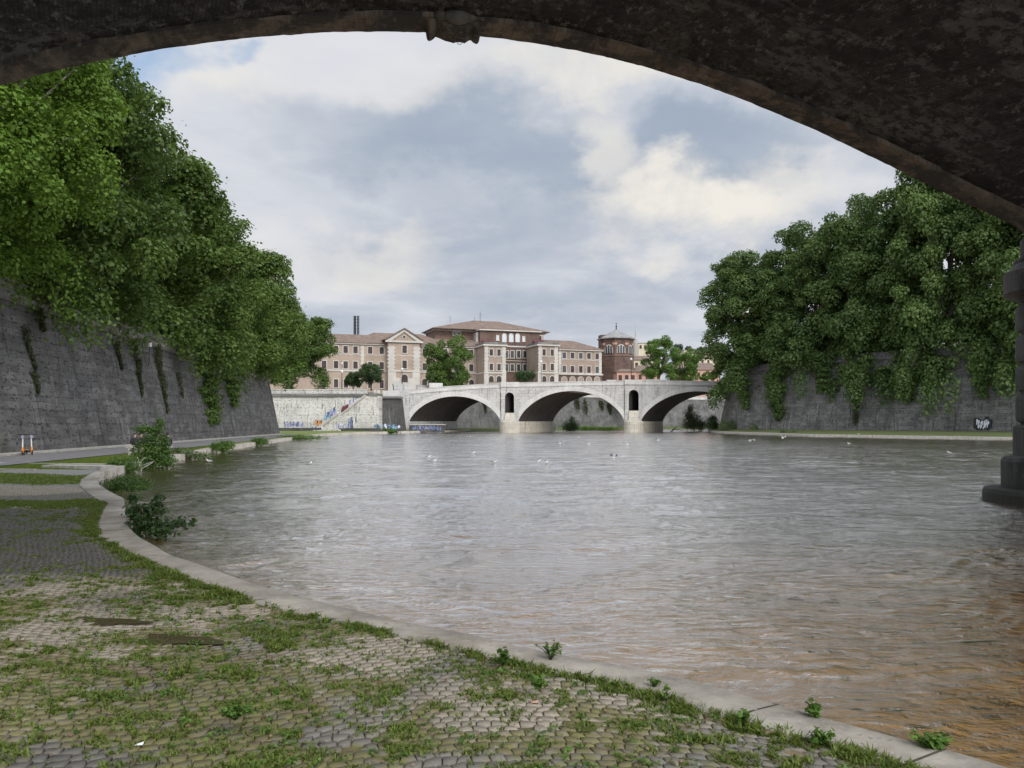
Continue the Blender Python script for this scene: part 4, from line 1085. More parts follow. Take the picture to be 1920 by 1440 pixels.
def window(px, z0, z1, w, q, style='rect', pane='shutter', side=None, parent=None):
    key = (round(z1-z0, 2), w, style, pane)
    h = z1-z0; fr = .22
    if key not in _wm:
        mb = MB()
        if style == 'rect':
            mb.box(-w/2-fr, -w/2, -.12, 0, 0, h); mb.box(w/2, w/2+fr, -.12, 0, 0, h); mb.box(-w/2-fr, w/2+fr, -.13, 0, h+.002, h+fr); mb.box(-w/2-fr-.1, w/2+fr+.1, -.2, 0, -.2, -.002)
            pn = MB(); pn.box(-w/2+.002, w/2-.002, -.05, .0, .02, h-.002)
            ps = MB()
        else:
            K = 10; r0 = w/2; r1 = w/2+fr
            A = [(-r0, 0)]+[(-r0*math.cos(math.pi*k/K), h-r0+r0*math.sin(math.pi*k/K)) for k in range(K+1)]+[(r0, 0)]
            B = [(-r1, 0)]+[(-r1*math.cos(math.pi*k/K), h-r0+r1*math.sin(math.pi*k/K)) for k in range(K+1)]+[(r1, 0)]
            for i in range(len(A)-1): mb.prism_xz([A[i], A[i+1], B[i+1], B[i]], -.12, 0)
            pn = MB(); pn.prism_xz(A, -.05, -.0)
        f_ = mb.build('window', M['stucco_white'], None); p_ = pn.build('pane', M[pane], f_)
        _wm[key] = (f_, p_); first = True
    else: first = False
    f0, p0 = _wm[key]
    if first: f_, p_ = f0, p0
    else:
        f_ = f0.copy(); col.objects.link(f_); p_ = p0.copy(); col.objects.link(p_); p_.parent = f_
    f_.parent = hb
    if side is None: f_.location = (Ls(px, q), -q-.003, z0-Z0); f_.rotation_euler = (0, 0, 0)
    else: f_.location = side; f_.rotation_euler = (0, 0, -math.pi/2)
    return f_
def quoins(s, q, z0, z1, w=1.1, name='quoins'):
    mb = MB(); z = z0; k = 0
    while z < z1:
        ww = w*(.5 if k % 2 else .36); hbox(mb, s-ww, s+ww, q-.3, q+.10, z, min(z+.55, z1)-.02); z += .55; k += 1
    mb.build(name, M['stucco_white'], hb)
def gable_roof(s0, s1, q0, q1, ze, zr, hipL=0.0, hipR=0.0, ov=.6, mat='roof_tiles', name='roof'):
    mb = MB(); a0, a1, b0, b1 = s0-ov, s1+ov, -q1-ov, -q0+ov; m_ = (b0+b1)/2; e = ze-Z0; r_ = zr-Z0
    mb.add([(a0, b0, e), (a1, b0, e), (a1, b1, e), (a0, b1, e), (a0+hipL, m_, r_), (a1-hipR, m_, r_), (a0, b0, e-.25), (a1, b0, e-.25), (a1, b1, e-.25), (a0, b1, e-.25)],
           [(0, 1, 5, 4), (2, 3, 4, 5), (3, 0, 4), (1, 2, 5), (6, 7, 1, 0), (7, 8, 2, 1), (8, 9, 3, 2), (9, 6, 0, 3), (9, 8, 7, 6)])
    return mb.build(name, M[mat], hb)
R1 = (Lz(650, 662), Lz(650, 649)); R2 = (Lz(650, 691), Lz(650, 677.5)); R3 = (Lz(650, 727), Lz(650, 711.5))
# left wing
sA_, sB_ = Ls(500), Ls(893); s_g0, s_g1 = Ls(728, 2.5), Ls(787, 2.5)
wall(sA_, Ls(735), -13, 0, EV, 'plaster_peach'); wall(Ls(735)+.0, sB_+8, -12.99, -.01, EV, 'plaster_peach')
for px in (585, 607.5, 630, 648, 666.5, 694, 715.5):
    for (a_, b_) in (R1, R2): window(px, a_, b_, 1.25, 0)
for px in (607.5, 630, 648.5, 672, 694, 715.5): window(px, R3[0], R3[1], 1.2, 0)
quoins(Ls(679.5), 0, 17.3, EV-.9); 
# gabled bay
wall(s_g0, s_g1, -12.98, 2.5, EV, 'plaster_peach')
mb = MB(); hbox(mb, s_g0-.05, s_g1+.05, 2.4, 2.62, 8, Lz(758, 709, 2.5)); hbox(mb, s_g0-.05, s_g0+2.2, 2.4, 2.64, Lz(758, 709, 2.5), Lz(758, 693.5, 2.5)); hbox(mb, s_g1-2.2, s_g1+.05, 2.4, 2.64, Lz(758, 709, 2.5), Lz(758, 693.5, 2.5)); mb.build('plinth', M['stucco_white'], hb)
quoins(s_g0+.9, 2.5, 17.3, EV-.9, 2.2); quoins(s_g1-.9, 2.5, 17.3, EV-.9, 2.2)
gz0 = Lz(758, 662, 2.5), Lz(758, 648, 2.5); window(758.5, gz0[0], gz0[1], 1.3, 2.5); window(758.5, Lz(758, 691, 2.5), Lz(758, 676, 2.5), 1.3, 2.5)
window(758.5, Lz(758, 716.5, 2.5), Lz(758, 702, 2.5), 1.9, 2.65, 'arch')
mb = MB(); c0, c1 = s_g0-.7, s_g1+.7; sm = (c0+c1)/2; zp = Lz(758, 639, 2.5); za = Lz(758, 617.5, 2.5)
mb.prism_xz([(c0, zp-Z0), (c1, zp-Z0), (sm, za-Z0)], -2.5, 8); pd = mb.build('pediment', M['plaster_peach'], hb)
mb = MB()
for sg in (-1, 1):
    e_ = c0 if sg < 0 else c1
    mb.prism_xz([(e_, zp-Z0), (e_-sg*(1.7), zp-Z0), (sm, za-Z0-.75), (sm, za-Z0+.02)], -2.9, -2.503)
mb.prism_xz([(c0-.2, zp-Z0-.55), (c1+.2, zp-Z0-.55), (c1+.2, zp-Z0-.01), (c0-.2, zp-Z0-.01)], -3.0, -2.3)
mb.build('pediment_moulding', M['stucco_white'], hb)
mb = MB()
for sg in (-1, 1):
    e_ = c0-.3 if sg < 0 else c1+.3
    mb.prism_xz([(e_, zp-Z0+.02), (sm, za-Z0+.05), (sm, za-Z0+.4), (e_-sg*-.3, zp-Z0+.3)], -3.2, 9)
mb.build('roof', M['roof_tiles'], hb)
mb = MB(); cz = Lz(758.5, 632, 2.5)-Z0
ringp = [(sm+.62*math.cos(k/20*2*math.pi), cz+.62*math.sin(k/20*2*math.pi)) for k in range(20)]; mb.prism_xz(ringp, -2.60, -2.503)
oc = mb.build('oculus', M['stucco_white'], hb)
mb = MB(); mb.prism_xz([(sm+.42*math.cos(k/20*2*math.pi), cz+.42*math.sin(k/20*2*math.pi)) for k in range(20)], -2.63, -2.604); mb.build('pane', M['window_glass'], oc)
# between bay and first projecting block
for px in (796, 815, 835, 855, 883.5):
    for (a_, b_) in (R1, R2): window(px, a_, b_, 1.25, -.01)
for px in (796, 815, 835, 855, 884): window(px, 12.3, 15.0, 1.5, -.01, 'arch')
trim([(sA_, s_g0-.01, -.2, .18, 16.75, 17.2), (s_g1+.01, sB_, -.2, .18, 16.75, 17.2), (s_g0-.1, s_g1+.1, 2.3, 2.72, 16.75, 17.2), (sA_, s_g0-.01, -.2, .06, R1[0]-.5, R1[0]-.3), (s_g0+2, s_g1-2, 2.3, 2.55, R1[0]-.5, R1[0]-.3), (s_g1+.01, sB_, -.2, .05, R1[0]-.5, R1[0]-.3)])
trim([(sA_, s_g0-.75, -.2, .45, EV-.55, EV-.26), (s_g1+.75, sB_+6, -.2, .45, EV-.55, EV-.26)], 'cornice')
gable_roof(sA_, s_g0-.3, -13, 0, EV, EV+3.0); gable_roof(s_g1+.3, sB_+8, -13, 0, EV, EV+2.6)
gable_roof(s_g0-9, s_g1+9, -13, -2, EV+.6, EV+3.9, 7, 7)
# projecting block left and right (flat terraces)
QP = 8.0
def block(pa, pb, corner_q, win_px, first):
    s0, s1 = Ls(pa, QP), Ls(pb, QP); zt = Lz((pa+pb)/2, 645, QP)
    wall(s0, s1, -2, QP, zt-.6, 'plaster_peach_shade')
    trim([(s0-.5, s1+.5, -1.9, QP+.5, zt-.6, zt-.2)], 'cornice'); trim([(s0-.2, s1+.2, -1.8, QP+.2, zt-.196, zt+.55)], 'terrace_parapet', 'coping_stone')
    for sg, s_ in ((1, s0+.65), (-1, s1-.65)): quoins(s_, QP, 16.6, zt-.65, 1.3)
    zz = [(Lz((pa+pb)/2, 667, QP), Lz((pa+pb)/2, 655, QP)), (Lz((pa+pb)/2, 694.5, QP), Lz((pa+pb)/2, 682, QP))]
    for px in win_px:
        for (a_, b_) in zz: window(px, a_, b_, 1.05, QP)
        window(px, Lz(px, 716, QP), Lz(px, 705, QP), 1.5, QP, 'arch')
        mb = MB()
    trim([(s0-.1, s1+.1, -1.7, QP+.2, zz[1][0]-.95, zz[1][0]-.5), (s0+1.4, s1-1.4, QP-.1, QP+.06, zz[0][0]-.4, zz[0][0]-.22)])
    trim([(s0-.06, s0+1.3, QP-.3, QP+.12, 8, zz[1][0]-.96), (s1-1.3, s1+.06, QP-.3, QP+.12, 8, zz[1][0]-.96)], 'pilaster')
    return zt
zb1 = block(908, 948.5, 8, (921, 935.5), True)
zb2 = block(1009, 1046.5, 8, (1020, 1035.3), False)
# side wing to the left of block one, behind the big tree
# recessed centre of dark brick
s0, s1 = Ls(900, -3), Ls(1012, -3)
wall(s0, s1, -16, -3, 30.6, 'brick_dark')
for px in (949.5, 960.3, 972.3, 984):
    window(px, Lz(px, 671, -3), Lz(px, 658, -3), 1.1, -3, 'rect', 'window_glass'); window(px, Lz(px, 696, -3), Lz(px, 683, -3), 1.1, -3, 'rect', 'window_glass')
for px in (945.5, 958.3, 970.4): window(px, Lz(px, 641.5, -3), Lz(px, 626, -3), 1.15, -3, 'arch', 'paint_white')
window(981.8, Lz(981, 640, -3), Lz(981, 631.5, -3), .6, -3, 'rect', 'paint_white'); window(933, Lz(933, 638, -3), Lz(933, 629.5, -3), .6, -3, 'rect', 'paint_white')
window(931, Lz(931, 671, -3), Lz(931, 658, -3), 1.1, -3, 'rect', 'window_glass')
trim([(s0, s1, -3.2, -2.75, Lz(960, 651, -3), Lz(960, 648.5, -3)), (s0, s1, -3.2, -2.85, Lz(960, 677, -3), Lz(960, 676, -3))])
# upper block, ends
u0, u1 = Ls(815, -8), Ls(1019, -8); ze = Lz(960, 621.5, -3)
wall(u0, s0-.02, -20, -8, ze, 'brick_red'); wall(s1+.02, u1, -20, -8, ze, 'plaster_peach_shade')
wall(Ls(893, -4.5), s0-.03, -7.98, -4.5, ze-.5, 'stucco_white'); wall(s1+.03, Ls(1019, -4.5), -7.98, -4.5, ze-.5, 'plaster_peach')
for px in (852, 861): window(px, Lz(px, 628, -8), Lz(px, 622.5, -8), .8, -8, 'rect', 'window_glass')
window(904, Lz(904, 640, -4.5), Lz(904, 629, -4.5), 2.6, -4.5, 'rect', 'shutter'); window(1009, Lz(1009, 642, -4.5), Lz(1009, 630, -4.5), 2.2, -4.5, 'rect', 'shutter')
trim([(u0-.5, u1+.5, -20.4, -7.5, ze-.0, ze+.35)], 'cornice'); trim([(s0-.4, s1+.4, -7.4, -2.3, ze-.02, ze+.34)], 'cornice')
gable_roof(u0-.3, u1+.3, -20.3, -6.0, ze+.62, Lz(960, 604, -13), 15, 15, ov=.9)
mb = MB(); hbox(mb, s0, s1, -6.5, -2.4, ze+.345, ze+.6); mb.build('roof', M['roof_tiles'], hb)
# chimney-like vents and aerials on the roof ridge
mb = MB()
for px, h_ in ((900.5, 3.2), (890, 1.3), (844, 1.4)):
    s_ = Ls(px, -12); mb.tube([(s_, 12, 33.5-Z0), (s_, 12, 34.3+h_-Z0)], .05, 5)
    if px == 900.5:
        for dz in (2.3, 1.6, .9): mb.box(s_-.5, s_+.5, 11.97, 12.03, 34.3+dz-Z0, 34.36+dz-Z0)
mb.build('aerial', M['dark_metal'], hb)
# right wing
w0, w1 = Ls(1046.8, -.5), Ls(1128.5, -.5); evr = Lz(1088, 654.5, -.5)
wall(w0, w1, -13, -.5, evr, 'plaster_peach_shade')
q1z = (Lz(1088, 672.5), Lz(1088, 661.5)); q2z = (Lz(1088, 698.8), Lz(1088, 686.3))
for i, px in enumerate((1057.8, 1073.2, 1088.8, 1104, 1119.5)):
    window(px, *q1z, 1.25, -.5, 'rect', ('window_glass', 'shutter', 'window_glass', 'shutter', 'shutter')[i]); window(px, *q2z, 1.25, -.5, 'rect', ('window_glass', 'shutter', 'shutter', 'shutter', 'window_glass')[i])
    window(px, Lz(px, 716, -.2), Lz(px, 707, -.2), 1.7, -.2, 'arch', 'plaster_peach')
mb = MB(); hbox(mb, w0, w1, -12, -.2, 7.87, Lz(1088, 701.5)-.3); mb.build('ground_storey', M['brick_dark'], hb)
trim([(w0, w1+.2, -.7, 0.05, Lz(1088, 701.5)-.3, Lz(1088, 700)), (w0, w1, -.7, -.42, q1z[0]-.5, q1z[0]-.3)]); trim([(w0, w1+.4, -.7, .05, evr-.55, evr-.26)], 'cornice')
quoins(w1-.6, -.5, Lz(1088, 700), evr-.6, 1.1); quoins(w0+.5, -.5, Lz(1088, 700), evr-.6, 1.0)
gable_roof(w0-4, w1, -13, -.5, evr, evr+3.2, 2, 8)
# terrace clutter: awnings and pots on the two terraces
mb = MB()
for k, (px, zz_) in enumerate(((1006, zb2), (1000, zb2), (905, zb1), (916, zb1), (1014, zb2))):
    s_ = Ls(px, 4); mb.ell((s_, -5, zz_+.9-Z0), (.8, .6, .6), 7, 5)
mb.build('awning', M['paint_maroon'], hb)

# black twin-flue chimney behind the left wing
mb = MB(); c = P(669, 640, 252)
def chimney():
    root = empty('chimney', (c.x, c.y, 24)); tag(root, 'tall black twin-flue lattice chimney rising behind the left wing roof', 'chimney')
    for dx in (-.55, .36):
        m_ = MB(); m_.tube([(dx, 0, -16), (dx, 0, P(669, 592.5, 252).z-24)], .36 if dx < 0 else .26, 12); m_.build('flue', M['dark_metal'], root)
    m_ = MB(); zt = P(669, 592.5, 252).z-24
    for k in range(12): m_.box(-.95, .85, -.45, -.35, zt-.1-k*1.0, zt-k*1.0)
    m_.box(-.98, -.92, -.45, -.3, -10, zt); m_.box(.82, .88, -.45, -.3, -10, zt); m_.build('lattice', M['dark_metal'], root)
chimney()
# far mast behind the left trees
q = P(555.5, 575, 420)
mb = MB(); mb.tube([(q.x, q.y, 8), (q.x, q.y, P(555, 560, 420).z)], [.7, .5], 6); mb.tube([(q.x, q.y, P(555, 560, 420).z), (q.x, q.y, P(555, 546, 420).z)], [.3, .15], 6)
for k in range(3): mb.tube([(q.x+.9, q.y, P(555, 572-k*4, 420).z), (q.x+.9, q.y, P(555, 569-k*4, 420).z)], .25, 5)
tag(mb.build('antenna_mast', M['grey_metal'], None, world=True), 'thin grey antenna mast far behind the left row of trees', 'mast')

# ---- octagonal lantern tower
YT = 266.0
cT = P(1155.5, 700, YT)
def tz(py): return H+(HOR-py)/F*YT
tw = empty('octagonal_tower', (cT.x, cT.y, 7.85), R(10)); tag(tw, 'octagonal dark brick lantern tower with a grey pyramid roof beside the palace', 'tower')
def oct_(r, z0, z1, mat, name, n=8, parent=None, off=22.5):
    mb = MB(); mb.prism([(r*math.cos(2*math.pi*k/n+R(off)), r*math.sin(2*math.pi*k/n+R(off))) for k in range(n)], z0-7.85, z1-7.85); return mb.build(name, M[mat], parent or tw)
rT = 33*YT/F/1.0
oct_(rT*.96, 7.86, tz(637), 'brick_dark', 'wall'); oct_(rT*1.01, tz(670), tz(667), 'brick_red', 'string_course'); oct_(rT*.99, tz(639), tz(637), 'brick_red', 'cornice'); 
oct_(rT*1.0, 7.9, tz(671), 'brick_dark', 'wall')
mb = MB(); n = 8; r_ = rT*1.10
vs = [(r_*math.cos(2*math.pi*k/n+R(22.5)), r_*math.sin(2*math.pi*k/n+R(22.5)), tz(635.5)-7.85) for k in range(n)]
mb.add(vs+[(v[0], v[1], v[2]-.3) for v in vs]+[(0, 0, tz(617)-7.85)], [(k, (k+1) % n, 16) for k in range(n)]+[(k+8, (k+1) % n+8, (k+1) % n, k) for k in range(n)]+[tuple(range(15, 7, -1))])
mb.build('roof', M['roof_lead'], tw)
mb = MB(); mb.lathe([(0, tz(618)-7.85), (.28, tz(617)-7.85), (.12, tz(614)-7.85), (.35, tz(612)-7.85), (.1, tz(610.5)-7.85), (.05, tz(604)-7.85), (0, tz(603.5)-7.85)], (0, 0), 8); mb.box(-.45, .45, -.04, .04, tz(607.3)-7.85, tz(606.7)-7.85); mb.build('finial', M['dark_metal'], tw)
ap = rT*.96*math.cos(math.pi/8)
def facet(k, off, z, w, h, mat, name, parent=None, arch=True, depth=.08, lift=0):
    an = R(-90+45*k); mb = MB()
    if arch: pts = [(-w/2, 0)]+[(-w/2*math.cos(math.pi*j/6), h-w/2+w/2*math.sin(math.pi*j/6)) for j in range(7)]+[(w/2, 0)]
    else: pts = [(-w/2, 0), (-w/2, h), (w/2, h), (w/2, 0)]
    mb.prism_xz([(a_+off, b_) for a_, b_ in pts], -depth-lift, -lift)
    o = mb.build(name, M[mat], parent or tw)
    if parent is None:
        o.rotation_euler = (0, 0, an+math.pi/2); o.location = (ap*math.cos(an), ap*math.sin(an), z-7.85)
    return o
for k in range(8):
    w_ = facet(k, 0, tz(664.5), 2.9, tz(648)-tz(664.5), 'stucco_white', 'window')
    for j in (-1, 0, 1): facet(k, .88*j, 0, .62, (tz(649.5)-tz(664.5)) if j == 0 else (tz(651)-tz(664.5)), 'window_glass', 'pane', w_, True, .05, .082)
    for j in (-1, 1):
        mb = MB(); mb.prism_xz([(j*1.75+.4*math.cos(q_/10*2*math.pi), .4*math.sin(q_/10*2*math.pi)) for q_ in range(10)], -.06, 0)
        o = mb.build('medallion', M['plaster_pink'], tw); an = R(-90+45*k); o.rotation_euler = (0, 0, an+math.pi/2); o.location = (ap*math.cos(an), ap*math.sin(an), tz(647)-7.85)
mb = MB(); q = P(1129, 700, 263)
mb.box(-5.6, -3.2, -1.5, 2, 0, tz(629)-7.85); mb.build('stair_turret', M['brick_dark'], tw)

# ---- distant roofs right of the tower
def house(label, px0, px1, py_e, py_r, Y, wm, rm, depth=12, nm='house', wins=0, hip=2.0):
    x0, x1 = P(px0, 700, Y).x, P(px1, 700, Y).x; ze = P(0, py_e, Y).z; zr = P(0, py_r, Y).z
    root = empty(nm, ((x0+x1)/2, Y, 7.85)); tag(root, label, 'building')
    w = (x1-x0)/2
    mb = MB(); mb.box(-w, w, 0, depth, .01, ze-7.85); mb.build('wall', M[wm], root)
    mb = MB(); o_ = .4; e = ze-7.85; r_ = zr-7.85
    mb.add([(-w-o_, -o_, e), (w+o_, -o_, e), (w+o_, depth+o_, e), (-w-o_, depth+o_, e), (-w-o_+hip, depth/2, r_), (w+o_-hip, depth/2, r_)], [(0, 1, 5, 4), (1, 2, 5), (2, 3, 4, 5), (3, 0, 4), (3, 2, 1, 0)])
    mb.build('roof', M[rm], root)
    for k in range(wins):
        mb = MB(); x = -w+(k+.5)*2*w/wins; mb.box(x-.5, x+.5, -.06, 0, e-2.6, e-1.0); mb.build('window', M['shutter'], root)
    return root
house('low house with a brown tiled roof and pink wall at the foot of the tower', 1157, 1193, 697, 690, 240, 'plaster_pink', 'roof_tiles', 9, wins=3)
house('brown tiled shed roof between the tower and the big tree', 1190, 1232, 697, 683, 275, 'plaster_pink', 'roof_tiles', 10, wins=2)
house('small cream house with an orange tiled roof behind the big tree', 1187, 1240, 675, 665, 300, 'plaster_cream', 'roof_tiles', 12, wins=4)
house('tall pale yellow block standing right of the tower', 1197, 1222, 643, 641.5, 360, 'plaster_cream', 'roof_tiles', 12, wins=3)
house('long flat pale building on the skyline left of the right bank trees', 1283, 1345, 656, 655, 420, 'plaster_cream', 'slab_stone', 20, wins=8, hip=0)
house('long house with a tan tiled roof below the skyline building', 1278, 1345, 671, 663, 380, 'plaster_cream', 'roof_tiles', 20, wins=6)
house('pink house with a wide brown roof beside the right bank trees', 1270, 1350, 693.5, 678, 300, 'plaster_pink', 'roof_tiles', 14, wins=7)
# tiny far church lantern
q = P(1191.5, 641, 330); mb = MB(); s_ = 330/F
mb.lathe([(4.5*s_, 7.9), (4.5*s_, q.z-1), (4.8*s_, q.z-.8), (3.8*s_, q.z+1), (1.2*s_, q.z+2), (1.0*s_, q.z+4.2), (.3*s_, q.z+4.8), (.05, q.z+8)], (q.x, q.y), 12)
tag(mb.build('church_lantern', M['slab_stone'], None, world=True), 'tiny pale church lantern with a spire just right of the tower', 'church')

# ---- lamps and poles
def lamp_post(px, py0, py1, Y, label, arm=True):
    a_ = P(px, py0, Y); b_ = P(px, py1, Y)
    root = empty('street_lamp', (a_.x, a_.y, a_.z)); tag(root, label, 'street lamp')
    mb = MB(); mb.tube([(0, 0, 0), (0, 0, b_.z-a_.z)], [.09, .05], 6); mb.build('pole', M['dark_metal'], root)
    mb = MB(); mb.ell((0, 0, b_.z-a_.z+.2), (.28, .28, .28), 8, 6); mb.build('lamp_head', M['white_paint'], root)
    return root
lamp_post(1183.5, 716, 675, 178, 'dark slim lamp post with a white globe on the bridge by the tower')
lamp_post(1014.8, 718, 680, 184, 'slim dark lamp post on the bridge in front of the right projecting block')
lamp_post(754, 722, 694, 164, 'short lamp post standing by the gabled bay at the left end of the bridge')
lamp_post(641, 730, 699, 158, 'slim lamp post on the pale wall in front of the left wing')
lamp_post(641.5, 690, 683, 221, 'twin globe bracket lamp before the second-floor windows of the left wing')
# wall lantern near the left parapet
a_ = P(281, 650, 66.5)
wl = empty('wall_lantern', tuple(a_)); tag(wl, 'small white lantern on a bracket at the top of the left embankment wall', 'lantern')
mb = MB(); mb.prism([(.16*math.cos(k*math.pi/3), .16*math.sin(k*math.pi/3)) for k in range(6)], 0, .34); mb.build('lamp_glass', M['white_paint'], wl)
mb = MB(); mb.lathe([(.0, .5), (.2, .36), (.2, .34)], (0, 0), 8); mb.tube([(0, 0, 0), (-.1, 0, -1.6)], .03, 5); mb.tube([(-.1, 0, -.5), (-1.2, 0, -.6)], .03, 5); mb.build('bracket', M['dark_metal'], wl)

# ================================================================== trees
ORD = ['nearest', 'second', 'third', 'fourth', 'fifth', 'sixth', 'seventh', 'eighth']
def put(root, X, Y, z, sx, sz, rz, label, cat='tree', group=None):
    root.location = (X, Y, z); root.scale = (sx, sx, sz); root.rotation_euler = (0, 0, rz)
    return tag(root, label, cat, group)
GL = 'plane trees along the left embankment'; GR = 'plane trees along the right embankment'
near = make_tree('plane_tree', 11, 7.6, 8.3, 190, 620, .19, 'leaves_bright', 10.3, rmin=.09, rmax=.20, drape=8)
put(near, -27.0, 39.0, 6.6, 1, 1.05, 0, 'nearest plane tree of the left row with bright yellow-green leaves at the photo edge', group=GL)
pa = make_tree('plane_tree', 12, 8.0, 8.4, 170, 620, .24, 'leaves_plane', 10.2, rmin=.11, rmax=.23, drape=8)
pb = make_tree('plane_tree', 13, 8.0, 8.4, 150, 480, .29, 'leaves_plane', 10.2, rmin=.11, rmax=.24, drape=8)
pc = make_tree('plane_tree', 14, 8.0, 8.4, 150, 480, .29, 'leaves_plane', 10.2, rmin=.11, rmax=.24, drape=8)
put(pa, -30.3, 52.5, 6.0, 1.05, 1.12, .5, 'tall dark plane tree standing second from the near end of the left row', group=GL)
LT = [(pb, -32.4, 66, 1.12, .95, 1.1, 7.3, 'third plane tree of the left row, above the visible length of parapet'),
      (pc, -32.9, 79, 1.08, .99, .3, 5.7, 'fourth plane tree of the left row, drooping a long dark branch down the wall'),
      (None, -34.1, 92, 1.05, .97, 2.6, 5.2, 'fifth plane tree of the left row, a full round crown past the parapet'),
      (None, -36.0, 106, 1.02, .92, 4.0, 5.6, 'sixth plane tree of the left row, its crown ending over the wall corner'),
      (None, -49.5, 158, 1.1, 1.0, 5.2, 7.6, 'seventh plane tree of the left row, half hidden behind the wall corner tree'),
      (None, -43.6, 156.5, 1.12, .90, 1.9, 7.6, 'last and farthest plane tree of the left row, in front of the palace left wing')]
for i, (o, X, Y, sx, sz, rz, zb__, lb) in enumerate(LT):
    if o is None: o = copy_tree(pb if i % 2 else pc)
    put(o, X, Y, zb__, sx, sz, rz, lb, group=GL)
ra = make_tree('plane_tree', 21, 10.0, 16.0, 330, 370, .39, 'leaves_right', 12.5, rt=.6, rmin=.09, rmax=.21, drape=20)
rb = make_tree('plane_tree', 22, 10.0, 16.0, 330, 370, .39, 'leaves_right', 12.5, rt=.6, rmin=.09, rmax=.21, drape=20)
rc = make_tree('plane_tree', 23, 10.0, 16.0, 330, 370, .39, 'leaves_right', 12.5, rt=.6, rmin=.09, rmax=.21, drape=20)
RT = [(ra, 49.0, 161, 1.08, .93, 0.3, 'farthest plane tree of the right row, its rounded crown ending over the far bridge'),
      (rb, 56.5, 149, 1.05, 1.00, 2.0, 'second plane tree from the bridge end of the right row'),
      (rc, 63.5, 139, 1.0, 1.13, 4.1, 'third plane tree from the bridge end of the right row'),
      (None, 70.0, 128, 1.0, 1.26, 1.2, 'fourth plane tree from the bridge end of the right row, the tallest against the sky'),
      (None, 77.0, 117, 1.0, 1.15, 3.3, 'fifth plane tree from the bridge end of the right row, cut by the dark arch'),
      (None, 84.5, 106, 1.0, 1.05, 5.5, 'nearest plane tree of the right row, behind the round bridge pier')]
for i, (o, X, Y, sx, sz, rz, lb) in enumerate(RT):
    if o is None: o = copy_tree([ra, rb, rc][i % 3])
    put(o, X, Y, 9.6, sx, sz*1.02, rz, lb, group=GR)
# trees by the palace
q = P(840, 720, 186)
t1 = make_tree('leafy_tree', 31, 5.2, 5.6, 60, 420, .30, 'leaves_plane', 5.5, rt=.28, rmin=.17, rmax=.3)
put(t1, q.x, 186, 8.8, 1.08, 1.16, 0, 'broad green tree before the palace centre, just behind the bridge parapet')
q = P(1236, 716, 200)
t2 = make_tree('leafy_tree', 32, 4.2, 6.4, 55, 330, .26, 'leaves_fresh', 8.6, rt=.25, rmin=.16, rmax=.3)
put(t2, q.x, 200, 9.2, 1.1, 1.0, 0, 'tall fresh green tree just right of the octagonal tower')
q = P(1283, 716, 206)
t3 = make_tree('leafy_tree', 33, 5.0, 5.2, 55, 330, .28, 'leaves_fresh', 6.8, rt=.25, rmin=.16, rmax=.3)
put(t3, q.x, 206, 9.2, .98, 1.0, 1, 'lower spreading fresh green tree between the tall tree and the right bank trees')
q = P(1326, 716, 212)
t4 = make_tree('leafy_tree', 34, 2.6, 3.0, 30, 250, .26, 'leaves_fresh', 3.8, rt=.15)
put(t4, q.x, 212, 9.2, 1, 1, 1, 'small yellow-green tree at the right end of the far bridge')
q = P(703, 700, 160)
t5 = make_tree('evergreen_tree', 35, 2.5, 1.85, 40, 330, .17, 'leaves_dark', 3.3, rt=.13, rmin=.2, rmax=.34)
put(t5, P(696, 0, 160).x, 160, 8.4, 1.05, 1.0, 0, 'dark dense evergreen with a bare trunk standing on the pale stair wall')
t6 = make_tree('evergreen_tree', 36, 2.1, 1.5, 34, 300, .17, 'leaves_dark', 2.5, rt=.12, rmin=.2, rmax=.34)
put(t6, P(664, 0, 163).x, 163, 8.4, 1, 1.0, 2, 'lower dark evergreen left of the bare-trunked one on the pale wall')
q = P(985, 706, 190)
t7 = leaf_blob('leafy_shrub', [((0, 0, .2), (2.4, 1.5, 1.3)), ((-1.2, 0, .1), (1.2, 1, 1.2)), ((1.3, 0, .3), (1.1, 1, 1.2))], 3200, .26, 'leaves_dark', None, 41); t7.location = tuple(q)
tag(t7, 'dark green shrub showing above the middle of the far bridge', 'shrub')
# faint trees on the skyline
for k, (px, py, w, lb) in enumerate(((1272, 652, 14, 'dark umbrella pine on the skyline, left of the two'), (1291, 654, 9, 'round blue-green pine on the skyline above the flat pale building'), (1310, 657, 9, 'low far tree crown on the skyline nearest the right bank trees'))):
    q = P(px, py, 520); s_ = 520/F
    root = empty('pine_tree', (q.x, q.y, 30)); tag(root, lb, 'tree')
    o = leaf_blob('crown', [((0, 0, q.z-30), (w*s_*.6, 3, w*s_*.45))], 900, 1.1, 'leaves_far', root, 60+k)
    mb = MB(); mb.tube([(0, 0, -20), (0, 0, q.z-30)], .6, 6); mb.build('trunk', M['bark'], root)

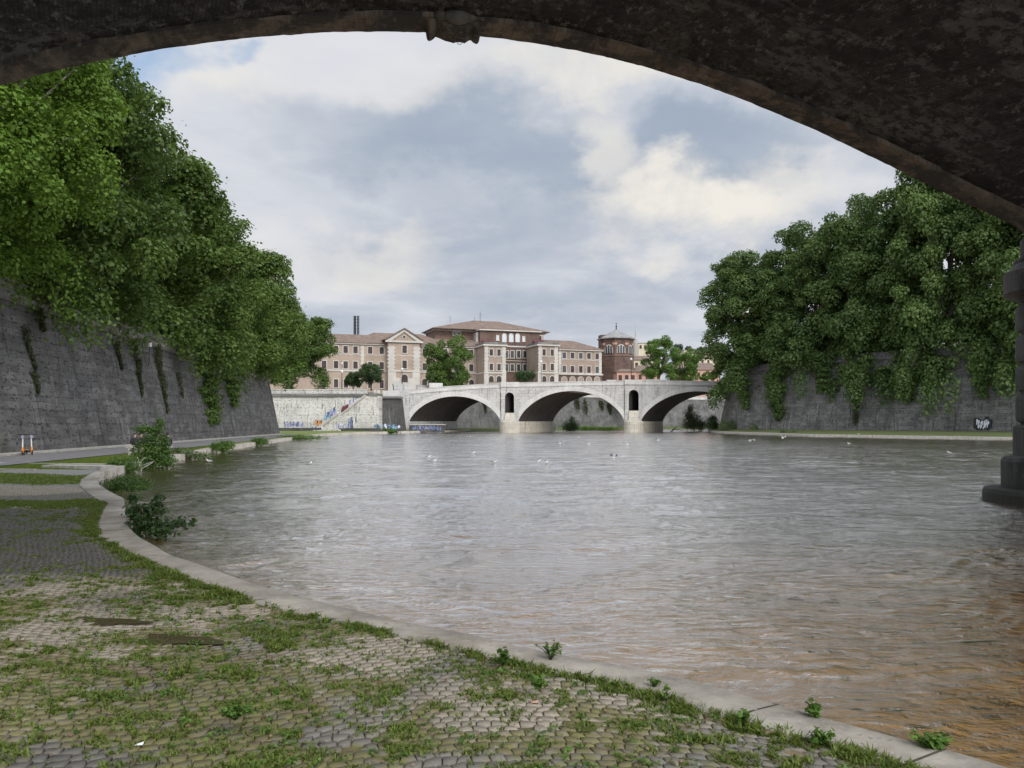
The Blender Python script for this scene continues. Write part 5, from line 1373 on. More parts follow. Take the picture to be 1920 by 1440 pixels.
# ================================================================== creepers and shrubs
def lwall(px, py):           # point on the face of the left wall seen through px, py
    lo, hi = 34.0, 114.0
    for _ in range(50):
        Y = (lo+hi)/2; z = H+(HOR-py)/F*Y; x_ = xwf(Y)-1.6*max(0, min(1, z/9.0))
        if (px-960)/F*Y < x_: hi = Y
        else: lo = Y
    return Vector((x_+.12, Y, z))
def creeper(px0, py0, px1, py1, w, n, leaf, label, seed, mat='leaves_ivy', fn=lwall, th=.10):
    a_ = fn(px0, py0); b_ = fn(px1, py1); c_ = (a_+b_)/2; rnd = random.Random(seed); el = []
    K = 16; wide = th > 1
    for k in range(K):
        f_ = (k/(K-1))**1.15; p_ = a_.lerp(b_, f_)-Vector((c_.x, c_.y, b_.z)); ww = w*(1.25-1.05*f_ if not wide else 1-.45*f_)*rnd.uniform(.35, 1.1)
        hgt_ = (a_.z-b_.z)/K*rnd.uniform(.7, 2.2)*(1 if not wide else .7)
        el.append(((p_.x+rnd.uniform(-.03, .05), p_.y+rnd.uniform(-.7, .7)*w*(1.1-f_), p_.z), ((th if not wide else th*(1.0-.5*f_))+.04, ww, hgt_)))
    if not wide: n = int(n*1.1); leaf *= .72
    o = leaf_blob('hanging_creeper', el, n, leaf, mat, None, seed, up=.2); o.location = (c_.x, c_.y, b_.z)
    return tag(o, label, 'creeper', 'creepers hanging on the embankment walls')
creeper(44, 618, 62, 690, .42, 900, .13, 'thin dark creeper strand on the near left wall above the scooters', 1)
creeper(62, 700, 68, 738, .35, 500, .13, 'small ragged tuft of creeper low on the near left wall', 2)
creeper(66, 575, 78, 620, .6, 900, .14, 'short mossy creeper under the cornice at the near end of the left wall', 3)
creeper(215, 640, 226, 690, .5, 900, .15, 'narrow creeper below the trees just left of the parapet gap', 4)
creeper(248, 640, 264, 735, .75, 1800, .15, 'long olive creeper hanging from the cornice left of the wall lantern', 5)
creeper(290, 645, 312, 770, .95, 2600, .16, 'longest olive creeper running down the left wall right of the lantern', 6)
creeper(334, 700, 340, 745, .5, 600, .15, 'small creeper patch beyond the longest olive one', 7)
creeper(378, 680, 396, 790, 3.0, 5200, .26, 'wide dark leafy mass drooping down the left wall under the fourth tree', 8, 'leaves_plane', th=1.4)
creeper(425, 700, 436, 760, 2.4, 2500, .28, 'dark foliage draping the left wall under the fifth tree', 9, 'leaves_plane', th=1.3)
def rwall(px, py):
    for Y in np.arange(100, 172, .25):
        z = H+(HOR-py)/F*Y; X = (px-960)/F*Y
        xwall = float(np.interp(Y, [98, 117, 127, 138.5, 150, 160, 172], [85, 72, 65, 57, 49, 43.5, 44.5]))+2.0*(z-.7)/12*.8
        if X >= xwall: return Vector((X-.3, Y-.3, z))
    return Vector((X, Y, z))
creeper(1612, 700, 1604, 792, 1.0, 1400, .3, 'narrow dark ivy strand reaching almost to the foot of the right wall', 11, 'leaves_ivy', rwall, .5)
creeper(1455, 700, 1462, 782, 3.4, 4200, .38, 'broad dark hanging foliage on the right wall near the bridge', 12, 'leaves_right', rwall, 1.6)
creeper(1395, 715, 1400, 765, 2.4, 2400, .38, 'leafy drape over the end of the right wall next to the bridge', 13, 'leaves_right', rwall, 1.6)
creeper(1702, 690, 1706, 750, 1.8, 2200, .36, 'dark drape of leaves in the middle of the right wall', 14, 'leaves_right', rwall, 1.6)
creeper(1838, 640, 1843, 742, 1.8, 2800, .34, 'long drooping branch tip on the right wall left of the round pier', 15, 'leaves_right', rwall, 1.6)
creeper(1547, 690, 1540, 735, 2.2, 1800, .36, 'short drape of leaves left of the narrow ivy strand on the right wall', 16, 'leaves_right', rwall, 1.4)
creeper(1655, 690, 1650, 722, 1.5, 1100, .36, 'small tuft of leaves hanging right of the narrow ivy strand', 17, 'leaves_right', rwall, 1.4)
for k, (px, py, hgt, lb) in enumerate(((872, 748, 14, 'ivy tuft in the left arch, left of the other'), (908, 757, 30, 'long ivy tuft in the left arch near its right haunch'), (1083, 755, 26, 'ivy strand left of the middle in the central arch'), (1098, 760, 34, 'long ivy strand in the middle of the central arch'), (1128, 758, 20, 'ivy tuft right of the middle in the central arch'), (1143, 764, 22, 'ivy strand furthest right in the central arch'))):
    # find the far wall
    bwn = np.array(bw); best = min(range(len(bwn)), key=lambda i: abs((px-960)/F*bwn[i, 1]-bwn[i, 0]))
    Y = bwn[best, 1]; q = P(px, py, Y+.4); hh = hgt/F*Y*.8
    o = leaf_blob('hanging_creeper', [((0, 0, 0), (.8, .5, hh/2)), ((.3, 0, -hh*.4), (.5, .4, hh/2.5)), ((-.3, 0, hh*.2), (.7, .5, hh/3))], 500, .3, 'leaves_ivy', None, 80+k); o.location = tuple(q)
    tag(o, lb, 'creeper', 'creepers hanging on the far wall seen through the bridge')

def shrub(px, py, Y, els, n, leaf, mat, label, seed, name='shrub', cat='shrub', stems=7, z=None):
    """els in metres around the base point"""
    q = P(px, py, Y)
    if z is not None: q.z = z
    root = empty(name, tuple(q)); tag(root, label, cat)
    leaf_blob('foliage', els, n, leaf, mat, root, seed)
    if stems:
        mb = MB(); rnd = random.Random(seed)
        for k in range(stems):
            c_, r_ = els[k % len(els)]; e_ = Vector(c_)+Vector((rnd.uniform(-.7, .7)*r_[0], rnd.uniform(-.7, .7)*r_[1], rnd.uniform(0, .7)*r_[2]))
            m_ = e_*.5+Vector((rnd.uniform(-.1, .1), 0, .1))*r_[0]
            mb.tube([(rnd.uniform(-.1, .1), 0, -.25), m_, e_], [.022, .014, .005], 5)
        mb.build('stems', M['bark'], root)
    return root
# the dark bush growing out of the kerb side
shrub(278, 1010, 15.2, [((-.12, 0, .36), (.30, .3, .34)), ((-.30, .1, .46), (.20, .2, .20)), ((.12, .05, .56), (.20, .2, .20)), ((.05, 0, .22), (.38, .3, .22)), ((.40, -.05, .20), (.26, .22, .16)), ((.66, -.05, .26), (.20, .18, .10)), ((.84, 0, .24), (.10, .10, .10)), ((.28, -.1, .06), (.3, .2, .10)), ((-.28, 0, .70), (.10, .1, .10)), ((.22, 0, .74), (.12, .1, .08))], 1150, .085, 'leaves_dark',
      'dark broad-leaved bush leaning over the water beside the curved kerb', 101, z=.02)
# tall ragged shrub at the water edge with the people behind it
e_tall = [((0, 0, .35), (1.0, .7, .5)), ((-.1, 0, .95), (.75, .6, .5)), ((.35, 0, .75), (.6, .5, .5)), ((.05, 0, 1.45), (.5, .45, .35)), ((-.35, 0, 1.85), (.55, .4, .2)), ((.25, 0, 1.85), (.4, .3, .2)), ((.42, 0, 2.15), (.22, .2, .25)), ((.75, 0, .35), (.45, .4, .35)), ((.62, 0, 1.2), (.22, .2, .5))]
shrub(284, 880, 38, e_tall, 7000, .085, 'leaves_shrub', 'tallest ragged green shrub on the left bank, taller than the people behind it', 102, z=.0)
shrub(222, 915, 26.0, [((0, 0, .15), (.55, .6, .28)), ((.35, .6, .12), (.4, .5, .25)), ((-.15, .9, .15), (.4, .5, .3)), ((.55, 0, .05), (.45, .5, .14))], 4200, .06, 'leaves_shrub', 'low green weeds spilling into the water below the narrow kerb', 103, z=0)
shrub(236, 882, 34.5, [((0, 0, .3), (.7, .6, .38)), ((-.5, 0, .25), (.35, .4, .3))], 2400, .075, 'leaves_shrub', 'low bush at the left foot of the tallest shrub', 104, z=.0)
shrub(345, 858, 47, [((0, 0, .3), (.9, .5, .35)), ((1.0, 0, .2), (.7, .4, .25)), ((-.6, 0, .35), (.5, .4, .4))], 2400, .09, 'leaves_pale', 'straggling pale weeds at the water line right of the tallest shrub', 105, z=.0)
shrub(417, 849, 56, [((0, 0, .35), (.8, .6, .42)), ((.35, 0, .5), (.5, .4, .3)), ((-.4, 0, .4), (.5, .4, .3))], 2400, .10, 'leaves_shrub', 'rounded green bush on the left quay edge past the tallest shrub', 106, z=.1)
shrub(484, 835, 73, [((0, 0, .3), (.7, .6, .4)), ((.5, 0, .25), (.6, .4, .3))], 1200, .11, 'leaves_shrub', 'smaller green bush farther along the left quay edge', 107, z=.15)
shrub(560, 824, 96, [((0, 0, .2), (3.5, .8, .35))], 1800, .14, 'leaves_shrub', 'long low strip of weeds on the far left quay edge', 108, z=.1, stems=0)
shrub(727, 813, 148, [((0, 0, .3), (1.3, .8, .5)), ((1, 0, .2), (1, .6, .3))], 1200, .2, 'leaves_shrub', 'green weeds on the quay edge in front of the bridge pylon', 109, z=.2)
# beyond and beside the bridge
shrub(1070, 806, 192, [((0, 0, 1.4), (1.9, 1.2, 1.6)), ((-.6, 0, .8), (2.0, 1.2, 1.1)), ((.8, 0, 1.0), (1.5, 1, 1.2)), ((.3, 0, 2.8), (.8, .7, .9))], 3600, .2, 'leaves_dark', 'bushy dark shrub in the central arch beside the left pier', 110, z=.1)
shrub(1100, 806, 200, [((0, 0, .5), (3.2, 1, .7)), ((5, 0, .4), (4, 1, .6))], 2600, .22, 'leaves_fresh', 'light green low growth along the far bank in the central arch', 111, z=.1, stems=0)
shrub(1034, 806, 187, [((0, 0, 1.0), (.9, .9, 1.8))], 900, .2, 'leaves_dark', 'narrow dark shrub against the left pier side', 112, z=.1)
shrub(1302, 806, 186, [((0, 0, 2.0), (2.3, 1.5, 2.2)), ((-1.2, 0, 3.3), (1.5, 1.2, 1.6)), ((-1.3, 0, 1.2), (2.0, 1.2, 1.3)), ((1.4, 0, 1.0), (1.8, 1.2, 1.3)), ((-.9, 0, 5.0), (.8, .8, 1.1))], 6000, .22, 'leaves_pale', 'airy grey-green small tree growing under the right arch', 113, name='shrub')
shrub(1334, 806, 176, [((0, 0, 1.4), (1.5, 1.2, 1.8)), ((.4, 0, 2.4), (.9, .9, 1.1)), ((.9, 0, .8), (1.2, 1, 1.0))], 3400, .2, 'leaves_dark', 'darker pointed bush right of the airy small tree under the right arch', 114)
shrub(1366, 812, 159, [((0, 0, 1.1), (2.0, 1.4, 1.3)), ((-.7, 0, 1.6), (1.0, 1, 1.1)), ((.8, 0, 1.5), (1.1, 1, 1.1))], 3000, .17, 'leaves_pale', 'pale airy bush at the water edge at the start of the right bank', 115, z=.1)
shrub(1412, 812, 150, [((0, 0, .7), (.9, .8, .9)), ((.5, 0, 1.2), (.5, .5, .7)), ((.8, 0, .3), (.9, .6, .4))], 1300, .16, 'leaves_pale', 'smaller pale bush right of the airy one on the right bank', 116, z=.1)
shrub(1468, 816, 133, [((0, 0, .3), (.5, .5, .4)), ((1.8, 0, .25), (.5, .5, .35)), ((.9, 0, .2), (.8, .5, .25))], 800, .14, 'leaves_dark', 'few dark weeds on the right bank kerb', 117, z=.15, stems=0)
# dead branch in the river
mb = MB(); q = P(1256, 815, 178)
mb.tube([(q.x, q.y, -.3), (q.x+.8, q.y, .5), (q.x+1.6, q.y, 1.3)], [.18, .14, .05], 6); mb.tube([(q.x+.8, q.y, .5), (q.x+1.9, q.y, .5), (q.x+2.8, q.y, .1)], [.1, .08, .03], 6); mb.tube([(q.x+.5, q.y, .2), (q.x+1.2, q.y, .9)], [.1, .03], 6)
tag(mb.build('dead_branch', M['driftwood'], None, world=True), 'dark dead branch sticking out of the water by the right pier', 'branch')
mb = MB(); q = P(262, 872, 36)
for k in range(9):
    mb.tube([(q.x+random.uniform(-.5, .9), q.y-.5, .0), (q.x+random.uniform(-.6, 1.0), q.y-.3, .35+random.random()*.3)], [.03, .012], 5)
tag(mb.build('driftwood', M['slab_stone'], None, world=True), 'pale driftwood sticks caught at the foot of the tallest shrub', 'driftwood')

# ================================================================== grass between the stones
def build_grass():
    rng = np.random.default_rng(9)
    N = 120000
    Y = 3.7*np.exp(rng.random(N)*math.log(19.0/3.7)); X = xi(Y)+.05-rng.random(N)**1.15*(xi(Y)+.05+Y*.66+.5)
    g, be, dk = cover(X, Y); d = xi(Y)-X
    pr = (.14+.72*g)*(.04+.96*sst(.53, .64, fbm(X*5.5, Y*5.5, 3, 91)))*sst(-.1, .25, g)+sst(.35, .0, d)*.5*sst(.45, .6, fbm(X*2, Y*2, 2, 92))
    pr = np.where((Y > 17.6), g*.9, pr)
    kp = rng.random(N) < pr*.75
    X, Y, g, d = X[kp], Y[kp], g[kp], d[kp]; n = len(X)
    Z = zg(X, Y)-.006
    lush = sst(.5, .75, fbm(X*1.3+7, Y*1.3, 3, 93)); edge_ = sst(.5, .05, d)
    hgt = (.014+.022*rng.random(n)+.026*lush*rng.random(n)+.04*edge_*rng.random(n))
    K = 7
    ang = rng.random((n, K))*2*np.pi; lean = .35+.9*rng.random((n, K)); hh = hgt[:, None]*(.5+.8*rng.random((n, K)))
    wd = .0022+.0035*rng.random((n, K))+.004*(lush[:, None])*rng.random((n, K))
    bx = X[:, None]+rng.normal(size=(n, K))*.014; by = Y[:, None]+rng.normal(size=(n, K))*.014
    dx, dy = np.cos(ang), np.sin(ang); px_, py_ = -dy, dx
    z0 = Z[:, None]+0*bx
    def v(f, w, lift): return np.stack([bx+dx*lean*hh*f*f+px_*wd*w, by+dy*lean*hh*f*f+py_*wd*w, z0+hh*f*(1-.25*f*lean)+lift], -1)
    V = np.stack([v(0, -1, 0), v(0, 1, 0), v(.55, 1.1, 0), v(.55, -1.1, 0), v(1.0, .15, 0), v(1.0, -.15, 0)], 2).reshape(-1, 3)
    m = n*K; b = (np.arange(m)*6)[:, None]
    Fq = np.concatenate([b+np.array([[0, 1, 2, 3]]), b+np.array([[3, 2, 4, 5]])])
    tint = np.repeat(np.clip(.25+.5*rng.random(n)[:, None]+.35*(rng.random((n, K))-.5)+0*hh, 0, 1).reshape(-1), 6)
    o = np_mesh('grass', V, Fq, M['grass_blades'], None, {'tint': ('POINT', tint)})
    tag(o, 'short green grass and weeds growing in the joints of the cobbled quay', 'grass', kind='stuff')
    # broad-leaved weeds and dead leaves between them
    N = 1500; Y = 4.0*np.exp(rng.random(N)*math.log(3.4)); X = xi(Y)-.03-rng.random(N)**1.6*(xi(Y)+Y*.6)
    g, be, dk = cover(X, Y); kp = rng.random(N) < sst(.35, .8, g)*.7; X, Y = X[kp], Y[kp]; n = len(X); K = 14
    c = np.stack([X, Y, zg(X, Y)+.008], 1)
    pts = np.repeat(c, K, 0)+rng.normal(size=(n*K, 3))*np.array([.022, .022, .009])+np.array([0, 0, .008])
    nm = rng.normal(size=(n*K, 3))*.5+np.array([0, 0, 1.0])
    V, Fq, tn = leaves_from(pts, nm, .024, rng.random(n*K), rng)
    o = np_mesh('weeds', V, Fq, M['leaves_fresh'], None, {'tint': ('POINT', tn)}); tag(o, 'small broad-leaved weeds scattered through the moss of the cobbles', 'weeds', kind='stuff')
    # litter of dry brown leaves
    N = 700; Y = 4.0*np.exp(rng.random(N)*math.log(3.2)); X = xi(Y)-.05-rng.random(N)*(xi(Y)+Y*.62)
    pts = np.stack([X, Y, zg(X, Y)+.014], 1); nm = rng.normal(size=(N, 3))*.25+np.array([0, 0, 1.0])
    V, Fq, tn = leaves_from(pts, nm, .028, rng.random(N), rng)
    o = np_mesh('fallen_leaves', V, Fq, M['dry_leaf'], None, {'tint': ('POINT', tn)}); tag(o, 'dry brown leaves and crumbs lying on the cobbles', 'leaves', kind='stuff')
leafmat('dry_leaf', (.10, .055, .03), (.30, .20, .12), .1)
build_grass()
# taller grass tufts on the banks further away
def far_grass():
    rng = np.random.default_rng(19); N = 60000
    Y = 18.2*np.exp(rng.random(N)*math.log(60/18.2)); W = xi(Y)-(xw(Y)+5.4); X = xi(Y)-.0-rng.random(N)*W
    g, be, dk = cover(X, Y); kp = (rng.random(N) < g*.85) & (X > -Y*.66-1); X, Y = X[kp], Y[kp]; n = len(X)
    K = 3; hgt = .02+.035*rng.random((n, K)); ang = rng.random((n, K))*6.283; lean = .5*rng.random((n, K)); wd = .006+.0005*Y[:, None]+0*hgt
    bx = X[:, None]+rng.normal(size=(n, K))*.04; by = Y[:, None]+rng.normal(size=(n, K))*.04; z0 = zg(X, Y)[:, None]-.025+0*bx
    dx, dy = np.cos(ang), np.sin(ang)
    V = np.stack([np.stack([bx-dy*wd, by+dx*wd, z0], -1), np.stack([bx+dy*wd, by-dx*wd, z0], -1), np.stack([bx+dx*lean*hgt+dy*wd*.3, by+dy*lean*hgt-dx*wd*.3, z0+hgt], -1), np.stack([bx+dx*lean*hgt-dy*wd*.3, by+dy*lean*hgt+dx*wd*.3, z0+hgt], -1)], 2).reshape(-1, 3)
    Fq = np.arange(n*K*4).reshape(-1, 4); tn = np.repeat(np.clip(.35+.5*rng.random(n*K)-.0, 0, 1), 4)
    o = np_mesh('grass', V, Fq, M['grass_blades'], None, {'tint': ('POINT', tn)}); tag(o, 'mown green grass on the quay between the path and the kerb', 'grass', kind='stuff')
far_grass()

def weed(px, py, z, h, w, n, leaf, label, seed, mat='leaves_fresh', upright=True):
    q = PZ(px, py, z); root = empty('weed', (q.x, q.y, z)); tag(root, label, 'weed')
    rnd = random.Random(seed); rng = np.random.default_rng(seed)
    mb = MB(); pts = []; nms = []
    for k in range(n):
        an = rnd.random()*6.28; r_ = w*rnd.uniform(.3, 1); hh = h*rnd.uniform(.45, 1)
        tip = Vector((math.cos(an)*r_, math.sin(an)*r_*.8, hh)); m_ = tip*.5+Vector((0, 0, hh*.15))
        mb.tube([(0, 0, -.03), m_, tip], [.003, .002, .001], 4)
        for j in range(7):
            f_ = .25+.75*j/6; p_ = Vector((0, 0, 0)).lerp(m_, min(1, f_*2)) if f_ < .5 else m_.lerp(tip, f_*2-1)
            pts.append(p_+Vector((rnd.uniform(-1, 1), rnd.uniform(-1, 1), rnd.uniform(-1, 1)))*leaf*.5); nms.append((rnd.uniform(-1, 1), rnd.uniform(-1, 1), 1))
    mb.build('stems', M['leaves_ivy'], root)
    V, Fq, tn = leaves_from(np.array(pts), np.array(nms), leaf, rng.random(len(pts)), rng)
    np_mesh('leaves', V, Fq, M[mat], root, {'tint': ('POINT', tn)})
weed(1032, 1232, .11, .13, .14, 26, .028, 'spiky weed tuft on the kerb at the water edge, middle of the photo', 1)
weed(1226, 1284, .08, .05, .07, 14, .024, 'small flat weed on the kerb right of the spiky tuft', 2)
weed(1250, 1312, .07, .10, .04, 5, .03, 'thin upright sprig at the inner side of the kerb', 3)
weed(1524, 1344, .05, .10, .05, 16, .045, 'stout dark green sprig standing alone on the kerb near the water', 4)
weed(1750, 1400, .04, .07, .13, 42, .045, 'round leafy weed clump on the kerb nearest the right corner', 5, upright=False)
weed(1393, 1354, .07, .08, .06, 9, .04, 'pointed-leaf weed at the border of cobbles and kerb', 6)
weed(1540, 1392, .06, .08, .09, 16, .04, 'leafy weed among the cobbles nearest the bottom right', 7)
weed(942, 1244, .13, .13, .08, 14, .045, 'dark upright weed at the kerb border left of the spiky tuft', 8, 'leaves_shrub')
weed(440, 1342, .30, .05, .12, 40, .03, 'bright green weed cushion on the grey cobbles at lower left', 9)
weed(1012, 1290, .12, .09, .08, 12, .04, 'green weed at the cobble edge below the spiky tuft', 10)
for px, py, z, w, lb in ((262, 1362, .33, .025, 'small white scrap of paper on the dark cobbles at lower left'), (1003, 1300, .13, .03, 'pinkish dry leaf curled on the cobbles near the kerb')):
    q = PZ(px, py, z); mb = MB(); mb.add([(-w, -w*.6, 0), (w, -w*.5, .004), (w*.8, w*.6, .012), (-w*.7, w*.5, .002), (-w, -w*.6, .002), (w, -w*.5, .006), (w*.8, w*.6, .014), (-w*.7, w*.5, .004)], [(0, 3, 2, 1), (4, 5, 6, 7), (0, 1, 5, 4), (1, 2, 6, 5), (2, 3, 7, 6), (3, 0, 4, 7)])
    o = mb.build('paper_scrap' if 'paper' in lb else 'dry_leaf', M['paper'] if 'paper' in lb else M['plaster_pink'], None); o.location = (q.x, q.y, nz(q.x, q.y)+.012); tag(o, lb, 'litter')
# puddles
t = newmat('puddle_water'); n = t.noise(t.pos(), 6, 3)
t.out(t.pbsdf((.085, .07, .04), .12, bump=n, bs=.05, bd=.01))
for px, py, w, h_, sd in ((196, 1139, .42, .15, 1), (318, 1168, .50, .17, 2)):
    q = PZ(px, py, .30); n = 40; rnd = random.Random(sd); vs = [(0, 0, .012)]
    for k in range(n):
        a = 2*math.pi*k/n; r_ = 1+.18*math.sin(3*a+sd)+.12*math.sin(5*a+sd*2)+.06*math.sin(9*a)
        vs.append((w*r_*math.cos(a), h_*r_*math.sin(a), .010))
    mb = MB(); mb.add(vs, [(0, k+1, (k+1) % n+1) for k in range(n)]); o = mb.build('puddle', M['puddle_water'], None); o.location = (q.x, q.y, nz(q.x, q.y)); o.rotation_euler = (0, 0, -.1); tag(o, kind='structure')

# ================================================================== seagulls
def gull_mesh(flying, wing_up=.5):
    mb = MB()
    # body, neck, head and bill as one lofted surface
    prof = [(-.24, .02, .004), (-.19, .045, .03), (-.12, .055, .055), (-.02, .055, .075), (.07, .058, .068), (.12, .09, .05), (.145, .13, .034), (.17, .155, .034), (.20, .16, .028), (.225, .156, .012), (.26, .148, .005), (.275, .143, .002)]
    n = 10; vs = []; fs = []
    for i, (x, z, r_) in enumerate(prof):
        for k in range(n):
            a = 2*math.pi*k/n; vs.append((x, r_*math.cos(a), z+r_*.9*math.sin(a)))
    mb.add(vs, [])
    b = 0
    for i in range(len(prof)-1):
        mb.cm = 2 if i >= 9 else 0
        for k in range(n): mb.f.append((i*n+k, i*n+(k+1) % n, (i+1)*n+(k+1) % n, (i+1)*n+k)); mb.m.append(mb.cm)
    mb.cm = 1
    if flying:
        for sg in (-1, 1):
            sec = [(0, .10, .06, .0), (.22, .12, .05, wing_up*.22), (.42, .10, .02, wing_up*.26), (.62, .04, -.05, wing_up*.10)]
            vs = []
            for (y, f_, bk_, z) in sec: vs += [(f_, sg*y, .07+z), (bk_-.12, sg*y, .065+z), (bk_-.12, sg*y, .055+z), (f_, sg*y, .055+z)]
            fs = []
            for i in range(3):
                for k in range(4): fs.append((i*4+k, i*4+(k+1) % 4, (i+1)*4+(k+1) % 4, (i+1)*4+k))
            fs.append((12, 13, 14, 15)); mb.add(vs, fs)
    else:
        for sg in (-1, 1):
            vs = []; prof2 = [(.07, .052, .075, .02), (-.04, .07, .07, .05), (-.15, .05, .055, .035), (-.29, .012, .055, .008)]
            for (x, y, z, h_) in prof2: vs += [(x, sg*y, z+h_), (x, sg*(y+.012), z), (x, sg*y, z-h_*.6), (x, sg*(y-.02), z)]
            fs = []
            for i in range(3):
                for k in range(4): fs.append((i*4+k, i*4+(k+1) % 4, (i+1)*4+(k+1) % 4, (i+1)*4+k))
            mb.add(vs, fs+[(12, 13, 14, 15)])
    return mb
gm = [M['gull_white'], M['gull_grey'], M['beak']]
gf = gull_mesh(False).build('seagull', gm, None, smooth=True); gw = gull_mesh(True, .9).build('seagull', gm, None, smooth=True)
_gu = {}
def gull(px, py, rz, label, fly=False, Y=None, z=None, s=1.0, roll=0):
    src = gw if fly else gf
    if src.name in _gu: o = src.copy(); col.objects.link(o)
    else: o = src; _gu[src.name] = 1
    q = P(px, py, Y) if Y else PZ(px, py, z if z is not None else 0.0)
    o.location = (q.x, q.y, q.z+(0 if fly or Y else .045)); o.rotation_euler = (roll, 0, rz); s *= .8; o.scale = (s, s, s)
    tag(o, label, 'seagull', 'seagulls over and on the river' )
pi = math.pi
gull(392, 867, pi*.95, 'white gull floating close to the left bank, just right of the tallest shrub')
gull(583, 872, pi*.5, 'gull swimming away on the left half of the river')
gull(803, 859, 0, 'dark-backed gull just above the gull with a pale head, mid river left')
gull(813, 867, .2, 'gull with a dark tail and pale head, left of the river centre')
gull(887, 851, .1, 'gull drifting below the left pier of the bridge')
gull(927, 869, -.3, 'gull alone low in the water left of the close pair')
gull(1008, 868, .2, 'left gull of the close pair in mid river')
gull(1025, 871, 1.2, 'right gull of the close pair in mid river')
gull(1154, 859, .4, 'gull lifting its wings off the water in mid river', True, z=.05)
gull(1103, 834, .1, 'distant gull floating right of the central arch middle')
gull(1084, 821, 0, 'tiny distant gull floating below the central arch')
gull(1051, 832, .6, 'gull taking off below the left side of the central arch', True, z=.1)
gull(955, 834, 2, 'tiny gull floating in front of the left pier')
gull(882, 819, 1.5, 'pale gull floating at the foot of the left arch')
gull(1177, 834, 1, 'gull lifting off in front of the right pier', True, z=.1)
gull(1235, 826, .3, 'gull skimming the water right of the right pier with wings raised', True, Y=80)
gull(1406, 827, .2, 'left gull of the pair near the right bank bushes'); gull(1414, 826, 2.8, 'right gull of the pair near the right bank bushes')
gull(1468, 822, .3, 'gull flying low along the right bank', True, Y=80)
gull(1592, 833, pi*.9, 'white gull floating before the middle of the right bank')
gull(1780, 851, pi*.6, 'white gull floating alone nearest the round pier')
gull(1610, 815, 2.0, 'white gull standing on the kerb of the right bank', z=.36)
gull(1402, 586, .5, 'white gull gliding in front of the dark trees on the right', True, Y=70, roll=-.5, s=1.1)
for k, px in enumerate((1336, 1343, 1349, 1356)):
    gull(px, 808.5, k, ['first', 'second', 'third', 'fourth'][k]+' from the left of the gulls lined up on the stones by the right arch', Y=164)

# ================================================================== scooters, post and people
def scooter(x, y, rz, label):
    z = nz(x, y)+.04
    root = empty('electric_scooter', (x, y, z), rz); tag(root, label, 'scooter', 'rental scooters parked at the wall')
    mb = MB(); mb.box(-.42, .30, -.08, .08, .13, .19); mb.build('deck', M['black_rubber'], root, bevel=.01)
    for xx in (-.5, .48):
        m_ = MB(); m_.tube([(xx+.105*math.cos(a/14*2*pi), 0, .125+.105*math.sin(a/14*2*pi)) for a in range(15)], .027, 6, False); w = m_.build('wheel', M['black_rubber'], root)
        m_ = MB(); m_.tube([(xx, -.03, .125), (xx, .03, .125)], .06, 10); m_.build('hub', M['grey_metal'], w)
    m_ = MB(); m_.tube([(.48, 0, .14), (.40, 0, .42)], [.05, .045], 8); m_.box(-.62, -.36, -.06, .06, .24, .27); m_.tube([(.3, 0, .17), (.42, 0, .35)], [.05, .05], 8); m_.build('fender', M['orange_plastic'], root)
    m_ = MB(); m_.tube([(.41, 0, .36), (.30, 0, 1.05)], [.035, .03], 8); m_.build('stem', M['white_paint'], root)
    m_ = MB(); m_.tube([(.27, -.27, 1.12), (.30, -.1, 1.08), (.30, .1, 1.08), (.27, .27, 1.12)], .02, 6); m_.build('handlebar', M['black_rubber'], root)
    m_ = MB(); m_.box(.30, .42, -.07, .07, .92, 1.04); m_.build('basket', M['paint_lilac'], root)
for px, py, rz, lb in ((52, 853, -1.1, 'left electric scooter with an orange fender leaning by the left wall'), (63, 852, -.75, 'right electric scooter with a white stem leaning by the left wall')):
    Y = 1.8*F/(py-HOR); scooter((px-960)/F*Y, Y-.4, rz, lb)
q = PZ(243, 855, .34); mb = MB(); mb.box(q.x-.07, q.x+.07, q.y-.05, q.y+.05, .3, .98); mb.box(q.x-.22, q.x+.35, q.y-.06, q.y-.052, .78, .92)
tag(mb.build('marker_post', M['slab_stone'], None, world=True), 'short pale post with a crossbar left of the tallest shrub', 'post')

